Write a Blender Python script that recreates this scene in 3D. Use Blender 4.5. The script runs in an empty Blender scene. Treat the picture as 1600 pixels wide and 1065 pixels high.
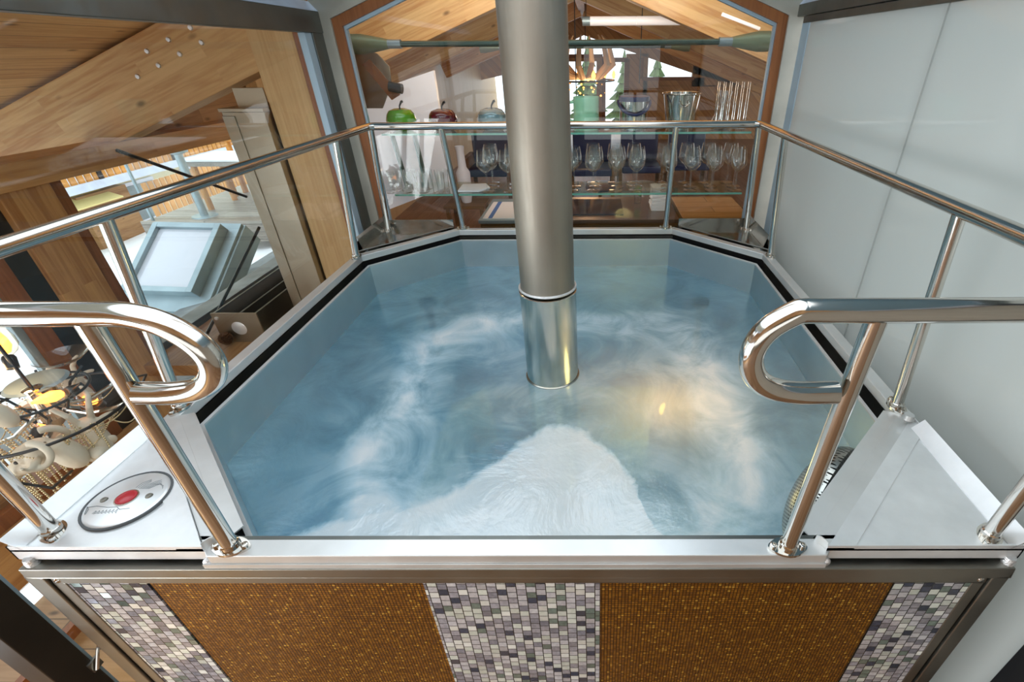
import bpy, math, random
from mathutils import Vector, Matrix, Euler
random.seed(7)
C = bpy.context.scene.collection
SC = bpy.context.scene
PI = math.pi

# ------------------------------------------------------------------ camera
PITCH, YAW, ROLL, FPX, PCX, PCY = 0.5491, 0.0062, -0.0070, 737.38, 924.2, 533.2
_F = Vector((0, math.cos(PITCH), -math.sin(PITCH)))
_U = Vector((0, math.sin(PITCH), math.cos(PITCH)))
_R = Vector((1, 0, 0))
_R, _U = _R * math.cos(ROLL) + _U * math.sin(ROLL), _U * math.cos(ROLL) - _R * math.sin(ROLL)
_Z = Matrix.Rotation(YAW, 3, 'Z')
_R, _U, _F = _Z @ _R, _Z @ _U, _Z @ _F
cd = bpy.data.cameras.new('camera')
cam = bpy.data.objects.new('camera', cd)
C.objects.link(cam)
cam.matrix_world = Matrix(((_R.x, _U.x, -_F.x, 0), (_R.y, _U.y, -_F.y, 0), (_R.z, _U.z, -_F.z, 0), (0, 0, 0, 1)))
cd.sensor_width = 36
cd.lens = 36 * FPX / 1600
cd.shift_x = -(PCX - 800) / 1600
cd.shift_y = (PCY - 532.5) / 1600
cd.clip_start = 0.02
cd.clip_end = 300
SC.camera = cam


def at(u, v, X=None, Y=None, Z=None):
    """photo point -> world point on the plane X=, Y= or Z="""
    d = _F + _R * ((u - PCX) / FPX) + _U * ((PCY - v) / FPX)
    if X is not None:
        return d * (X / d.x)
    if Y is not None:
        return d * (Y / d.y)
    return d * (Z / d.z)


# ------------------------------------------------------------------ world, lights, exposure
SC.view_settings.view_transform = 'Standard'
SC.view_settings.look = 'None'
SC.view_settings.gamma = 1
SC.view_settings.use_curve_mapping = False
SC.view_settings.exposure = 0.0
SC.cycles.max_bounces = 14
SC.cycles.diffuse_bounces = 5
SC.cycles.glossy_bounces = 6
SC.cycles.transmission_bounces = 8
SC.cycles.transparent_max_bounces = 24
SC.cycles.caustics_refractive = False
SC.cycles.caustics_reflective = True
SC.cycles.sample_clamp_indirect = 2.5
SC.cycles.blur_glossy = 0.3
SC.cycles.use_denoising = True

W = bpy.data.worlds.new('sky')
SC.world = W
W.use_nodes = True
wt = W.node_tree
bg = wt.nodes['Background']
bg.inputs['Strength'].default_value = 2.6
tc = wt.nodes.new('ShaderNodeTexCoord')
nz = wt.nodes.new('ShaderNodeTexNoise')
nz.inputs['Scale'].default_value = 2.2
nz.inputs['Detail'].default_value = 6
cr = wt.nodes.new('ShaderNodeValToRGB')
cr.color_ramp.elements[0].position = 0.36
cr.color_ramp.elements[0].color = (0.68, 0.84, 1.0, 1)
cr.color_ramp.elements[1].position = 0.62
cr.color_ramp.elements[1].color = (0.90, 0.96, 1.0, 1)
wt.links.new(tc.outputs['Generated'], nz.inputs['Vector'])
wt.links.new(nz.outputs['Fac'], cr.inputs['Fac'])
wt.links.new(cr.outputs['Color'], bg.inputs['Color'])


def area(name, loc, rot, sx, sy, power, col):
    l = bpy.data.lights.new(name, 'AREA')
    l.shape = 'RECTANGLE'
    l.size, l.size_y, l.energy, l.color = sx, sy, power, col
    o = bpy.data.objects.new(name, l)
    o.location, o.rotation_euler = loc, rot
    C.objects.link(o)
    return o


WARM = (1.0, 0.80, 0.58)
DAY = (0.93, 0.97, 1.0)
# unseen fill lights, added to brighten the loft, the hall and the tub front
area('side_window_daylight_loft', (5.3, 9.0, -0.9), (0, PI / 2, 0), 1.7, 9, 90, DAY)  # added fill from the side, that wall is solid
area('counter_lamps_loft', (-0.2, 3.42, 0.36), (PI / 2 + 0.2, 0, 0), 2.0, 0.3, 34, (1.0, 0.9, 0.78))  # added fill behind the gable head, no fixture hangs here
area('front_window_daylight', (-1.2, -3.9, -0.7), (PI / 2, 0, 0), 5.0, 1.6, 38, DAY)  # added fill behind the camera, also mirrored in the steel
area('facade_daylight_hall', (-2.85, -1.0, -1.5), (0, -PI / 2 + 0.35, 0), 1.4, 3.0, 110, DAY)  # added fill to brighten the mosaic and the hall floor


# ------------------------------------------------------------------ mesh helpers
def lin(h):
    h = h.lstrip('#')
    r = []
    for i in (0, 2, 4):
        c = int(h[i:i + 2], 16) / 255
        r.append(c / 12.92 if c <= 0.04045 else ((c + 0.055) / 1.055) ** 2.4)
    return (r[0], r[1], r[2], 1)


class MB:
    def __init__(self):
        self.v, self.f = [], []

    def add(self, vs, fs):
        n = len(self.v)
        self.v += [tuple(x) for x in vs]
        self.f += [tuple(i + n for i in f) for f in fs]
        return self

    def box(self, x0, x1, y0, y1, z0, z1, M=None):
        vs = [Vector((x, y, z)) for z in (z0, z1) for y in (y0, y1) for x in (x0, x1)]
        if M is not None:
            vs = [M @ p for p in vs]
        return self.add(vs, [(0, 2, 3, 1), (4, 5, 7, 6), (0, 1, 5, 4), (2, 6, 7, 3), (0, 4, 6, 2), (1, 3, 7, 5)])

    def prism(self, pts, d):
        """polygon (3D points) pushed along vector d"""
        n = len(pts)
        pts = [Vector(p) for p in pts]
        d = Vector(d)
        vs = pts + [p + d for p in pts]
        fs = [tuple(reversed(range(n))), tuple(range(n, 2 * n))]
        fs += [(i, (i + 1) % n, n + (i + 1) % n, n + i) for i in range(n)]
        return self.add(vs, fs)

    def ring(self, a, b, z0, z1):
        """solid band between two polygons (same corner count) from z0 to z1"""
        n = len(a)
        vs = [(p[0], p[1], z) for z in (z0, z1) for q in (a, b) for p in q]
        fs = []
        for i in range(n):
            j = (i + 1) % n
            fs += [(i, j, 2 * n + j, 2 * n + i), (n + j, n + i, 3 * n + i, 3 * n + j),
                   (2 * n + i, 2 * n + j, 3 * n + j, 3 * n + i), (j, i, n + i, n + j)]
        return self.add(vs, fs)

    def tube(self, path, r, n=12, caps=True, r2=None):
        path = [Vector(p) for p in path]
        m = len(path)
        rs = r if isinstance(r, (list, tuple)) else [r] * m
        t = (path[1] - path[0]).normalized()
        up = Vector((0, 0, 1)) if abs(t.z) < 0.9 else Vector((1, 0, 0))
        a = t.cross(up).normalized()
        vs = []
        for i, p in enumerate(path):
            if i == 0:
                t = (path[1] - path[0]).normalized()
            elif i == m - 1:
                t = (path[-1] - path[-2]).normalized()
            else:
                t1, t2 = (path[i] - path[i - 1]).normalized(), (path[i + 1] - path[i]).normalized()
                t = (t1 + t2).normalized()
            a = (a - t * a.dot(t)).normalized()
            b = t.cross(a)
            k = 1.0
            if 0 < i < m - 1:
                k = 1 / max(0.5, math.cos(t1.angle(t2) / 2))
                bend = (t2 - t1)
                bend = bend.normalized() if bend.length > 1e-6 else None
            for j in range(n):
                w = a * math.cos(2 * PI * j / n) + b * math.sin(2 * PI * j / n)
                w = w * rs[i]
                if k > 1.001 and bend is not None:
                    w = w + bend * (w.dot(bend)) * (k - 1)
                vs.append(p + w)
        fs = []
        for i in range(m - 1):
            for j in range(n):
                k = (j + 1) % n
                fs.append((i * n + j, i * n + k, (i + 1) * n + k, (i + 1) * n + j))
        if caps:
            fs.append(tuple(reversed(range(n))))
            fs.append(tuple((m - 1) * n + j for j in range(n)))
        return self.add(vs, fs)

    def lathe(self, prof, n=24, o=(0, 0, 0), M=None):
        """profile of (r, z) turned about z"""
        o = Vector(o)
        vs, fs = [], []
        for r, z in prof:
            for j in range(n):
                p = Vector((r * math.cos(2 * PI * j / n), r * math.sin(2 * PI * j / n), z))
                if M is not None:
                    p = M @ p
                vs.append(o + p)
        for i in range(len(prof) - 1):
            for j in range(n):
                k = (j + 1) % n
                fs.append((i * n + j, i * n + k, (i + 1) * n + k, (i + 1) * n + j))
        if prof[0][0] > 1e-5:
            fs.append(tuple(reversed(range(n))))
        if prof[-1][0] > 1e-5:
            fs.append(tuple((len(prof) - 1) * n + j for j in range(n)))
        return self.add(vs, fs)

    def ball(self, c, r, n=12, m=8, M=None):
        sx = r if isinstance(r, (tuple, list)) else (r, r, r)
        c = Vector(c)
        vs, fs = [], []
        for i in range(m + 1):
            th = PI * i / m
            for j in range(n):
                ph = 2 * PI * j / n
                p = Vector((sx[0] * math.sin(th) * math.cos(ph), sx[1] * math.sin(th) * math.sin(ph), sx[2] * math.cos(th)))
                if M is not None:
                    p = M @ p
                vs.append(c + p)
        for i in range(m):
            for j in range(n):
                k = (j + 1) % n
                fs.append((i * n + j, (i + 1) * n + j, (i + 1) * n + k, i * n + k))
        return self.add(vs, fs)

    def build(self, name, mat, parent=None, smooth=35, bevel=0, loc=None, rot=None):
        me = bpy.data.meshes.new(name)
        me.from_pydata(self.v, [], self.f)
        import bmesh
        bm = bmesh.new()
        bm.from_mesh(me)
        bmesh.ops.remove_doubles(bm, verts=bm.verts, dist=1e-6)
        bmesh.ops.recalc_face_normals(bm, faces=bm.faces)
        bm.to_mesh(me)
        bm.free()
        if mat:
            me.materials.append(mat)
        if smooth:
            me.shade_smooth()
            me.set_sharp_from_angle(angle=math.radians(smooth))
        o = bpy.data.objects.new(name, me)
        C.objects.link(o)
        if bevel:
            b = o.modifiers.new('edge', 'BEVEL')
            b.width, b.segments, b.limit_method = bevel, 2, 'ANGLE'
            b.harden_normals = True
        if parent:
            o.parent = parent
        if loc is not None:
            o.location = loc
        if rot is not None:
            o.rotation_euler = rot
        return o


def tag(o, label=None, cat=None, group=None, kind=None):
    if label:
        o['label'] = label
    if cat:
        o['category'] = cat
    if group:
        o['group'] = group
    if kind:
        o['kind'] = kind
    return o


def thing(name, label, cat, loc=(0, 0, 0), group=None, rot=None):
    o = bpy.data.objects.new(name, None)
    o.empty_display_size = 0.05
    C.objects.link(o)
    o.location = loc
    if rot is not None:
        o.rotation_euler = rot
    return tag(o, label, cat, group)


def struct(o, label=None, cat=None):
    return tag(o, label, cat, None, 'structure')


def copy_tree(o, parent=None):
    c = o.copy()
    C.objects.link(c)
    if parent:
        c.parent = parent
    for ch in list(o.children):
        copy_tree(ch, c)
    return c


# ------------------------------------------------------------------ materials
def newmat(name):
    m = bpy.data.materials.new(name)
    m.use_nodes = True
    nt = m.node_tree
    nt.nodes.clear()
    out = nt.nodes.new('ShaderNodeOutputMaterial')

    def N(t, **k):
        n = nt.nodes.new(t)
        for a, b in k.items():
            if a in ('ins',):
                for x, y in b.items():
                    n.inputs[x].default_value = y
            else:
                setattr(n, a, b)
        return n

    def Lk(a, b):
        nt.links.new(a, b)
    return m, nt, N, Lk, out


def ramp(N, stops, interp='LINEAR'):
    r = N('ShaderNodeValToRGB')
    r.color_ramp.interpolation = interp
    e = r.color_ramp.elements
    while len(e) < len(stops):
        e.new(0.5)
    for i, (p, c) in enumerate(stops):
        e[i].position = p
        e[i].color = c if len(c) == 4 else (*c, 1)
    return r


def principled(name, col, rough=0.5, metal=0.0, bump=0.0, bscale=40, var=0.0, vscale=6, coat=0.0, spec=0.5, emit=None, es=0.0, trans=0.0, alpha=1.0):
    m, nt, N, Lk, out = newmat(name)
    p = N('ShaderNodeBsdfPrincipled')
    c = lin(col) if isinstance(col, str) else (*col, 1)
    p.inputs['Base Color'].default_value = c
    p.inputs['Roughness'].default_value = rough
    p.inputs['Metallic'].default_value = metal
    p.inputs['Coat Weight'].default_value = coat
    p.inputs['Specular IOR Level'].default_value = spec
    p.inputs['Transmission Weight'].default_value = trans
    p.inputs['Alpha'].default_value = alpha
    if emit:
        p.inputs['Emission Color'].default_value = lin(emit)
        p.inputs['Emission Strength'].default_value = es
    tc = N('ShaderNodeTexCoord')
    if var:
        n = N('ShaderNodeTexNoise', ins={'Scale': vscale, 'Detail': 5})
        Lk(tc.outputs['Object'], n.inputs['Vector'])
        a = tuple(max(0, x * (1 - var)) for x in c[:3])
        b = tuple(min(1, x * (1 + var)) for x in c[:3])
        r = ramp(N, [(0.3, a), (0.7, b)])
        Lk(n.outputs['Fac'], r.inputs['Fac'])
        Lk(r.outputs['Color'], p.inputs['Base Color'])
    if bump:
        n = N('ShaderNodeTexNoise', ins={'Scale': bscale, 'Detail': 4})
        Lk(tc.outputs['Object'], n.inputs['Vector'])
        b = N('ShaderNodeBump', ins={'Strength': bump, 'Distance': 0.01})
        Lk(n.outputs['Fac'], b.inputs['Height'])
        Lk(b.outputs['Normal'], p.inputs['Normal'])
    Lk(p.outputs['BSDF'], out.inputs['Surface'])
    return m


def steel(name, col, r0, r1, blot=3.0, streak=(1, 1, 1), bump=0.0, bscale=4.0, metal=1.0):
    """stainless sheet: cloudy roughness, fine brushing, faint blotches of tint"""
    m, nt, N, Lk, out = newmat(name)
    p = N('ShaderNodeBsdfPrincipled', ins={'Metallic': metal})
    tc = N('ShaderNodeTexCoord')
    mp = N('ShaderNodeMapping')
    mp.inputs['Scale'].default_value = streak
    Lk(tc.outputs['Object'], mp.inputs['Vector'])
    n1 = N('ShaderNodeTexNoise', ins={'Scale': blot, 'Detail': 6, 'Roughness': 0.6})
    n2 = N('ShaderNodeTexNoise', ins={'Scale': 14, 'Detail': 2})
    Lk(tc.outputs['Object'], n1.inputs['Vector'])
    Lk(mp.outputs['Vector'], n2.inputs['Vector'])
    mx = N('ShaderNodeMath', operation='ADD')
    Lk(n1.outputs['Fac'], mx.inputs[0])
    Lk(n2.outputs['Fac'], mx.inputs[1])
    mr = N('ShaderNodeMapRange', ins={'From Min': 0.75, 'From Max': 1.3, 'To Min': r0, 'To Max': r1})
    Lk(mx.outputs[0], mr.inputs['Value'])
    Lk(mr.outputs['Result'], p.inputs['Roughness'])
    c = lin(col)
    r = ramp(N, [(0.3, tuple(x * 0.82 for x in c[:3])), (0.65, c[:3])])
    Lk(n1.outputs['Fac'], r.inputs['Fac'])
    Lk(r.outputs['Color'], p.inputs['Base Color'])
    if bump:
        n3 = N('ShaderNodeTexNoise', ins={'Scale': bscale, 'Detail': 1})
        Lk(tc.outputs['Object'], n3.inputs['Vector'])
        b = N('ShaderNodeBump', ins={'Strength': bump, 'Distance': 0.02})
        Lk(n3.outputs['Fac'], b.inputs['Height'])
        Lk(b.outputs['Normal'], p.inputs['Normal'])
    Lk(p.outputs['BSDF'], out.inputs['Surface'])
    return m


def wood(name, light, dark, along='X', row=0.045, length=1.3, seam=0.35, gap=0.0015, rough=0.42, knots=True, contrast=1.0):
    """boards / glued staves with grain, knots and seams; along = the object axis the grain runs on"""
    m, nt, N, Lk, out = newmat(name)
    p = N('ShaderNodeBsdfPrincipled', ins={'Roughness': rough, 'Specular IOR Level': 0.35})
    tc = N('ShaderNodeTexCoord')
    sp = N('ShaderNodeSeparateXYZ')
    Lk(tc.outputs['Object'], sp.inputs[0])
    ax = {'X': ('X', 'Y', 'Z'), 'Y': ('Y', 'X', 'Z'), 'Z': ('Z', 'X', 'Y')}[along]
    ad = N('ShaderNodeMath', operation='ADD')
    Lk(sp.outputs[ax[1]], ad.inputs[0])
    Lk(sp.outputs[ax[2]], ad.inputs[1])
    cb = N('ShaderNodeCombineXYZ')
    Lk(sp.outputs[ax[0]], cb.inputs['X'])
    Lk(ad.outputs[0], cb.inputs['Y'])
    br = N('ShaderNodeTexBrick', offset=0.37, ins={'Scale': 1.0, 'Mortar Size': gap, 'Brick Width': length, 'Row Height': row,
                                                   'Color1': (0, 0, 0, 1), 'Color2': (1, 1, 1, 1), 'Mortar': (0.5, 0.5, 0.5, 1), 'Mortar Smooth': 0.2})
    Lk(cb.outputs[0], br.inputs['Vector'])
    # grain, shifted from stave to stave
    sh = N('ShaderNodeMath', operation='MULTIPLY')
    sh.inputs[1].default_value = 7.3
    Lk(br.outputs['Color'], sh.inputs[0])
    cb2 = N('ShaderNodeCombineXYZ')
    m1 = N('ShaderNodeMath', operation='MULTIPLY')
    m1.inputs[1].default_value = 0.9
    Lk(sp.outputs[ax[0]], m1.inputs[0])
    m2 = N('ShaderNodeMath', operation='MULTIPLY')
    m2.inputs[1].default_value = 11.0
    Lk(ad.outputs[0], m2.inputs[0])
    Lk(m1.outputs[0], cb2.inputs['X'])
    Lk(m2.outputs[0], cb2.inputs['Y'])
    Lk(sh.outputs[0], cb2.inputs['Z'])
    n0 = N('ShaderNodeTexNoise', ins={'Scale': 1.5, 'Detail': 2})
    Lk(cb2.outputs[0], n0.inputs['Vector'])
    wv = N('ShaderNodeMath', operation='MULTIPLY')
    wv.inputs[1].default_value = 26.0
    Lk(n0.outputs['Fac'], wv.inputs[0])
    sn = N('ShaderNodeMath', operation='SINE')
    Lk(wv.outputs[0], sn.inputs[0])
    n1 = N('ShaderNodeTexNoise', ins={'Scale': 9.0, 'Detail': 4})
    Lk(cb2.outputs[0], n1.inputs['Vector'])
    # factor = stave tone + rings + fine grain
    a1 = N('ShaderNodeMath', operation='MULTIPLY_ADD')
    a1.inputs[1].default_value = 0.15 * contrast
    a1.inputs[2].default_value = 0.0
    Lk(sn.outputs[0], a1.inputs[0])
    a2 = N('ShaderNodeMath', operation='MULTIPLY_ADD')
    a2.inputs[1].default_value = 0.55 * contrast
    Lk(br.outputs['Color'], a2.inputs[0])
    Lk(a1.outputs[0], a2.inputs[2])
    a3 = N('ShaderNodeMath', operation='MULTIPLY_ADD')
    a3.inputs[1].default_value = 0.45
    Lk(n1.outputs['Fac'], a3.inputs[0])
    Lk(a2.outputs[0], a3.inputs[2])
    l, d = lin(light)[:3], lin(dark)[:3]
    mid = tuple((x * 0.6 + y * 0.4) for x, y in zip(l, d))
    r = ramp(N, [(0.10, l), (0.5, mid), (0.95, d)])
    Lk(a3.outputs[0], r.inputs['Fac'])
    col = r.outputs['Color']
    if knots:
        cb3 = N('ShaderNodeCombineXYZ')
        k1 = N('ShaderNodeMath', operation='MULTIPLY')
        k1.inputs[1].default_value = 2.6
        Lk(sp.outputs[ax[0]], k1.inputs[0])
        k2 = N('ShaderNodeMath', operation='MULTIPLY')
        k2.inputs[1].default_value = 6.0
        Lk(ad.outputs[0], k2.inputs[0])
        Lk(k1.outputs[0], cb3.inputs['X'])
        Lk(k2.outputs[0], cb3.inputs['Y'])
        vo = N('ShaderNodeTexVoronoi', ins={'Scale': 1.0})
        Lk(cb3.outputs[0], vo.inputs['Vector'])
        kr = ramp(N, [(0.035, (1, 1, 1)), (0.11, (0, 0, 0))])
        Lk(vo.outputs['Distance'], kr.inputs['Fac'])
        mk = N('ShaderNodeMix', data_type='RGBA')
        mk.inputs[7].default_value = tuple(x * 0.30 for x in d) + (1,)
        kk = N('ShaderNodeMath', operation='MULTIPLY')
        kk.inputs[1].default_value = 0.8
        Lk(kr.outputs['Color'], kk.inputs[0])
        Lk(kk.outputs[0], mk.inputs[0])
        Lk(col, mk.inputs[6])
        col = mk.outputs[2]
    ms = N('ShaderNodeMix', data_type='RGBA')
    ms.inputs[7].default_value = tuple(x * 0.25 for x in d) + (1,)
    s2 = N('ShaderNodeMath', operation='MULTIPLY')
    s2.inputs[1].default_value = seam
    Lk(br.outputs['Fac'], s2.inputs[0])
    Lk(s2.outputs[0], ms.inputs[0])
    Lk(col, ms.inputs[6])
    Lk(ms.outputs[2], p.inputs['Base Color'])
    Lk(p.outputs['BSDF'], out.inputs['Surface'])
    return m


def schlick(N, Lk, f0, gain=1.0, normal=None):
    """reflectance from the viewing angle, the same from both sides of a sheet"""
    lw = N('ShaderNodeLayerWeight', ins={'Blend': 0.5})
    if normal is not None:
        Lk(normal, lw.inputs['Normal'])
    pw = N('ShaderNodeMath', operation='POWER')
    pw.inputs[1].default_value = 5
    Lk(lw.outputs['Facing'], pw.inputs[0])
    ma = N('ShaderNodeMath', operation='MULTIPLY_ADD', use_clamp=True)
    ma.inputs[1].default_value = (1 - f0) * gain
    ma.inputs[2].default_value = f0 * gain
    Lk(pw.outputs[0], ma.inputs[0])
    return ma.outputs[0]


def glass(name, tint=(1, 1, 1), gain=1.0, rough=0.0, ior=1.5, bump=0.0):
    m, nt, N, Lk, out = newmat(name)
    fac = schlick(N, Lk, 0.042, gain)
    t = N('ShaderNodeBsdfTransparent')
    t.inputs['Color'].default_value = (*tint, 1)
    g = N('ShaderNodeBsdfGlossy', ins={'Roughness': rough})
    mx = N('ShaderNodeMixShader')
    Lk(fac, mx.inputs[0])
    Lk(t.outputs[0], mx.inputs[1])
    Lk(g.outputs[0], mx.inputs[2])
    Lk(mx.outputs[0], out.inputs['Surface'])
    return m


def frosted(name, col, transl=0.5, rough=0.06, gain=1.0):
    m, nt, N, Lk, out = newmat(name)
    c = lin(col)
    d = N('ShaderNodeBsdfDiffuse')
    d.inputs['Color'].default_value = c
    t = N('ShaderNodeBsdfTranslucent')
    t.inputs['Color'].default_value = c
    a = N('ShaderNodeMixShader')
    a.inputs[0].default_value = transl
    Lk(d.outputs[0], a.inputs[1])
    Lk(t.outputs[0], a.inputs[2])
    fac = schlick(N, Lk, 0.042, gain)
    g = N('ShaderNodeBsdfGlossy', ins={'Roughness': rough})
    b = N('ShaderNodeMixShader')
    Lk(fac, b.inputs[0])
    Lk(a.outputs[0], b.inputs[1])
    Lk(g.outputs[0], b.inputs[2])
    Lk(b.outputs[0], out.inputs['Surface'])
    return m


def mosaic(name, stops, w, h, metal, r0, r1, tilt, grout, gap=0.0016, run='Z', off=0.5):
    """small tiles in columns (grain of the brick pattern runs up the panel), each tile its own tone, gloss and tilt"""
    m, nt, N, Lk, out = newmat(name)
    p = N('ShaderNodeBsdfPrincipled', ins={'Metallic': metal})
    tc = N('ShaderNodeTexCoord')
    sp = N('ShaderNodeSeparateXYZ')
    Lk(tc.outputs['Object'], sp.inputs[0])
    cb = N('ShaderNodeCombineXYZ')
    Lk(sp.outputs['Z'], cb.inputs['X'])
    Lk(sp.outputs['X'], cb.inputs['Y'])
    br = N('ShaderNodeTexBrick', offset=off, ins={'Scale': 1.0, 'Mortar Size': gap, 'Brick Width': h, 'Row Height': w, 'Mortar Smooth': 0.1,
                                                  'Color1': (0, 0, 0, 1), 'Color2': (1, 1, 1, 1), 'Mortar': (0, 0, 0, 1)})
    Lk(cb.outputs[0], br.inputs['Vector'])
    r = ramp(N, stops, 'CONSTANT')
    Lk(br.outputs['Color'], r.inputs['Fac'])
    ns = N('ShaderNodeTexNoise', ins={'Scale': 120, 'Detail': 3})
    Lk(tc.outputs['Object'], ns.inputs['Vector'])
    mm = N('ShaderNodeMix', data_type='RGBA', blend_type='OVERLAY')
    mm.inputs[0].default_value = 0.5
    Lk(r.outputs['Color'], mm.inputs[6])
    Lk(ns.outputs['Fac'], mm.inputs[7])
    mg = N('ShaderNodeMix', data_type='RGBA')
    mg.inputs[7].default_value = lin(grout)
    Lk(br.outputs['Fac'], mg.inputs[0])
    Lk(mm.outputs[2], mg.inputs[6])
    Lk(mg.outputs[2], p.inputs['Base Color'])
    mr = N('ShaderNodeMapRange', ins={'To Min': r0, 'To Max': r1})
    wn = N('ShaderNodeTexWhiteNoise', noise_dimensions='1D')
    Lk(br.outputs['Color'], wn.inputs['W'])
    Lk(wn.outputs['Value'], mr.inputs['Value'])
    Lk(mr.outputs['Result'], p.inputs['Roughness'])
    # tilt each tile a little
    ge = N('ShaderNodeNewGeometry')
    sb = N('ShaderNodeVectorMath', operation='SUBTRACT')
    sb.inputs[1].default_value = (0.5, 0.5, 0.5)
    Lk(wn.outputs['Color'], sb.inputs[0])
    sc = N('ShaderNodeVectorMath', operation='SCALE')
    sc.inputs['Scale'].default_value = tilt
    Lk(sb.outputs[0], sc.inputs[0])
    ad = N('ShaderNodeVectorMath', operation='ADD')
    Lk(ge.outputs['Normal'], ad.inputs[0])
    Lk(sc.outputs[0], ad.inputs[1])
    no = N('ShaderNodeVectorMath', operation='NORMALIZE')
    Lk(ad.outputs[0], no.inputs[0])
    inv = N('ShaderNodeMath', operation='SUBTRACT')
    inv.inputs[0].default_value = 1.0
    Lk(br.outputs['Fac'], inv.inputs[1])
    b = N('ShaderNodeBump', ins={'Strength': 0.7, 'Distance': 0.002})
    Lk(inv.outputs[0], b.inputs['Height'])
    Lk(no.outputs[0], b.inputs['Normal'])
    Lk(b.outputs['Normal'], p.inputs['Normal'])
    Lk(p.outputs['BSDF'], out.inputs['Surface'])
    return m


M = {}
M['chrome'] = steel('polished stainless tube', 'd9d4cc', 0.07, 0.16, blot=2, streak=(1, 1, 1))
M['rim'] = steel('brushed stainless rim', 'e4e5e3', 0.32, 0.44, blot=3, metal=0.68)
M['tray'] = steel('brushed stainless tray', 'f3f5f5', 0.30, 0.42, blot=5, metal=0.6)
M['mirror'] = steel('smooth stainless tray', 'b9bab6', 0.10, 0.2, blot=4)
M['basin'] = steel('stainless basin sheet', 'd5e3e6', 0.34, 0.46, blot=1.6, bump=0.06, bscale=2.0)
M['frame'] = steel('stainless square tube', '9c9a91', 0.3, 0.42, blot=4)
M['darkframe'] = steel('grey steel profile', '727571', 0.34, 0.5, blot=4, bump=0.05)
M['paleframe'] = principled('pale grey mill finish', 'b9b6aa', 0.45, 0.35, var=0.12, vscale=5)
M['pipe_up'] = steel('tarnished flue steel', 'a39a8d', 0.42, 0.55, blot=3, streak=(8, 8, 0.6))
M['pipe_low'] = steel('stainless sleeve', 'cfcdc4', 0.14, 0.26, blot=3, streak=(8, 8, 0.6))
M['weld'] = principled('bright bead', 'e6e6e6', 0.3, 0.8, bump=0.4, bscale=200)
M['black'] = principled('black', '0b0b0d', 0.5)
M['blackmetal'] = principled('black painted steel', '15171a', 0.4)
M['bronze'] = principled('dark bronze profile', '453d34', 0.35, 0.6, var=0.2, vscale=5)
M['alu'] = principled('blue grey anodised strip', 'a4bccb', 0.4, 0.25)
M['whitestrip'] = principled('white roof trim', 'cfd9ea', 0.4, 0.0, var=0.1)
M['stone'] = principled('pale pebble dash', 'a8a595', 0.9, bump=0.8, bscale=60, var=0.35, vscale=40)
M['pane'] = glass('window glass', (0.975, 0.985, 0.98), 0.9)
M['shelfglass'] = glass('green edged shelf glass', (0.90, 0.98, 0.95), 1.2)
M['shelfedge'] = principled('shelf glass edge', '6fb3a0', 0.15, spec=0.8)
M['drink'] = glass('clear drinking glass', (0.975, 0.985, 0.985), 1.5)
M['frost'] = frosted('frosted white glass', 'd3d6d2', 0.5, 0.04, 1.1)
M['frostroof'] = frosted('frosted roof glass', '8fa6b0', 0.5, 0.1)
M['glulam'] = wood('glulam larch', 'e0bd86', 'b98752', 'X', 0.062, 1.1, 0.12, 0.0008, contrast=1.0)
M['glulamY'] = wood('glulam larch along', 'cfa269', 'a3703f', 'Y', 0.062, 1.1, 0.12, 0.0008)
M['postwood'] = wood('larch post', 'c99c64', '9a683a', 'Z', 0.075, 3.0, 0.15, 0.0006)
M['plywood'] = wood('pale laminated larch', 'd9b886', 'c39c68', 'Z', 0.016, 3.0, 0.1, 0.0004, knots=False, contrast=0.8)
M['ceiling'] = wood('larch ceiling boards', 'd9b179', 'ab7746', 'Y', 0.17, 3.6, 0.7, 0.004)
M['loftceiling'] = wood('larch loft boards', 'd0a05f', 'a06a35', 'Y', 0.17, 3.6, 0.7, 0.004)
M['plaster'] = principled('grey beige plaster', '8a8479', 0.9, var=0.08)
M['trimwood'] = wood('red brown window wood', '9c6238', '784524', 'Z', 0.2, 4, 0, 0.0, knots=False)
M['trimwoodX'] = wood('red brown window wood flat', '9c6238', '784524', 'X', 0.2, 4, 0, 0.0, knots=False)
M['floorwood'] = wood('oak floor boards', 'a58466', '7c5a3f', 'Y', 0.16, 2.4, 0.5, 0.003)
M['lowfloor'] = wood('pale fir boards', 'b89468', '94703f', 'X', 0.16, 3.0, 0.7, 0.004)
M['deckwood'] = wood('grey weathered decking', 'a39d92', '7f766b', 'X', 0.12, 3.0, 0.8, 0.006)
M['sillwood'] = wood('brown sill wood', 'b0875a', '845b36', 'Y', 0.12, 4.0, 0.4, 0.002)
M['snow'] = principled('snow', 'f3f6f8', 0.85, bump=0.6, bscale=3, var=0.05)
M['cream'] = principled('cream render', 'efe3bd', 0.9, bump=0.2, bscale=30)
M['slatorange'] = principled('orange balcony boards', 'c98b3c', 0.6, var=0.25, vscale=2)
M['steelbox'] = steel('cabinet stainless', 'b2aa98', 0.3, 0.42, blot=2)
M['zinc'] = principled('grey blue sheet metal', '98a9ae', 0.42, 0.5, var=0.15, vscale=3)
M['slate'] = principled('slate', '7e8484', 0.75, bump=0.5, bscale=12, var=0.3, vscale=7)
M['white'] = principled('white lacquer', 'e9eaf2', 0.3)
M['ceramic'] = principled('bisque porcelain', 'cfc3ae', 0.55, var=0.1, vscale=14)
M['pearl'] = principled('pale gold bead', 'd9c9a0', 0.2, 0.75)
M['bulb'] = principled('lit amber bulb', 'ffb45a', 0.2, emit='ff9a3c', es=7)
M['bulbglass'] = glass('bulb glass', (1.0, 0.92, 0.8), 1.4)
M['cuff'] = principled('dark bulb holder', '26221f', 0.35)
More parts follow.
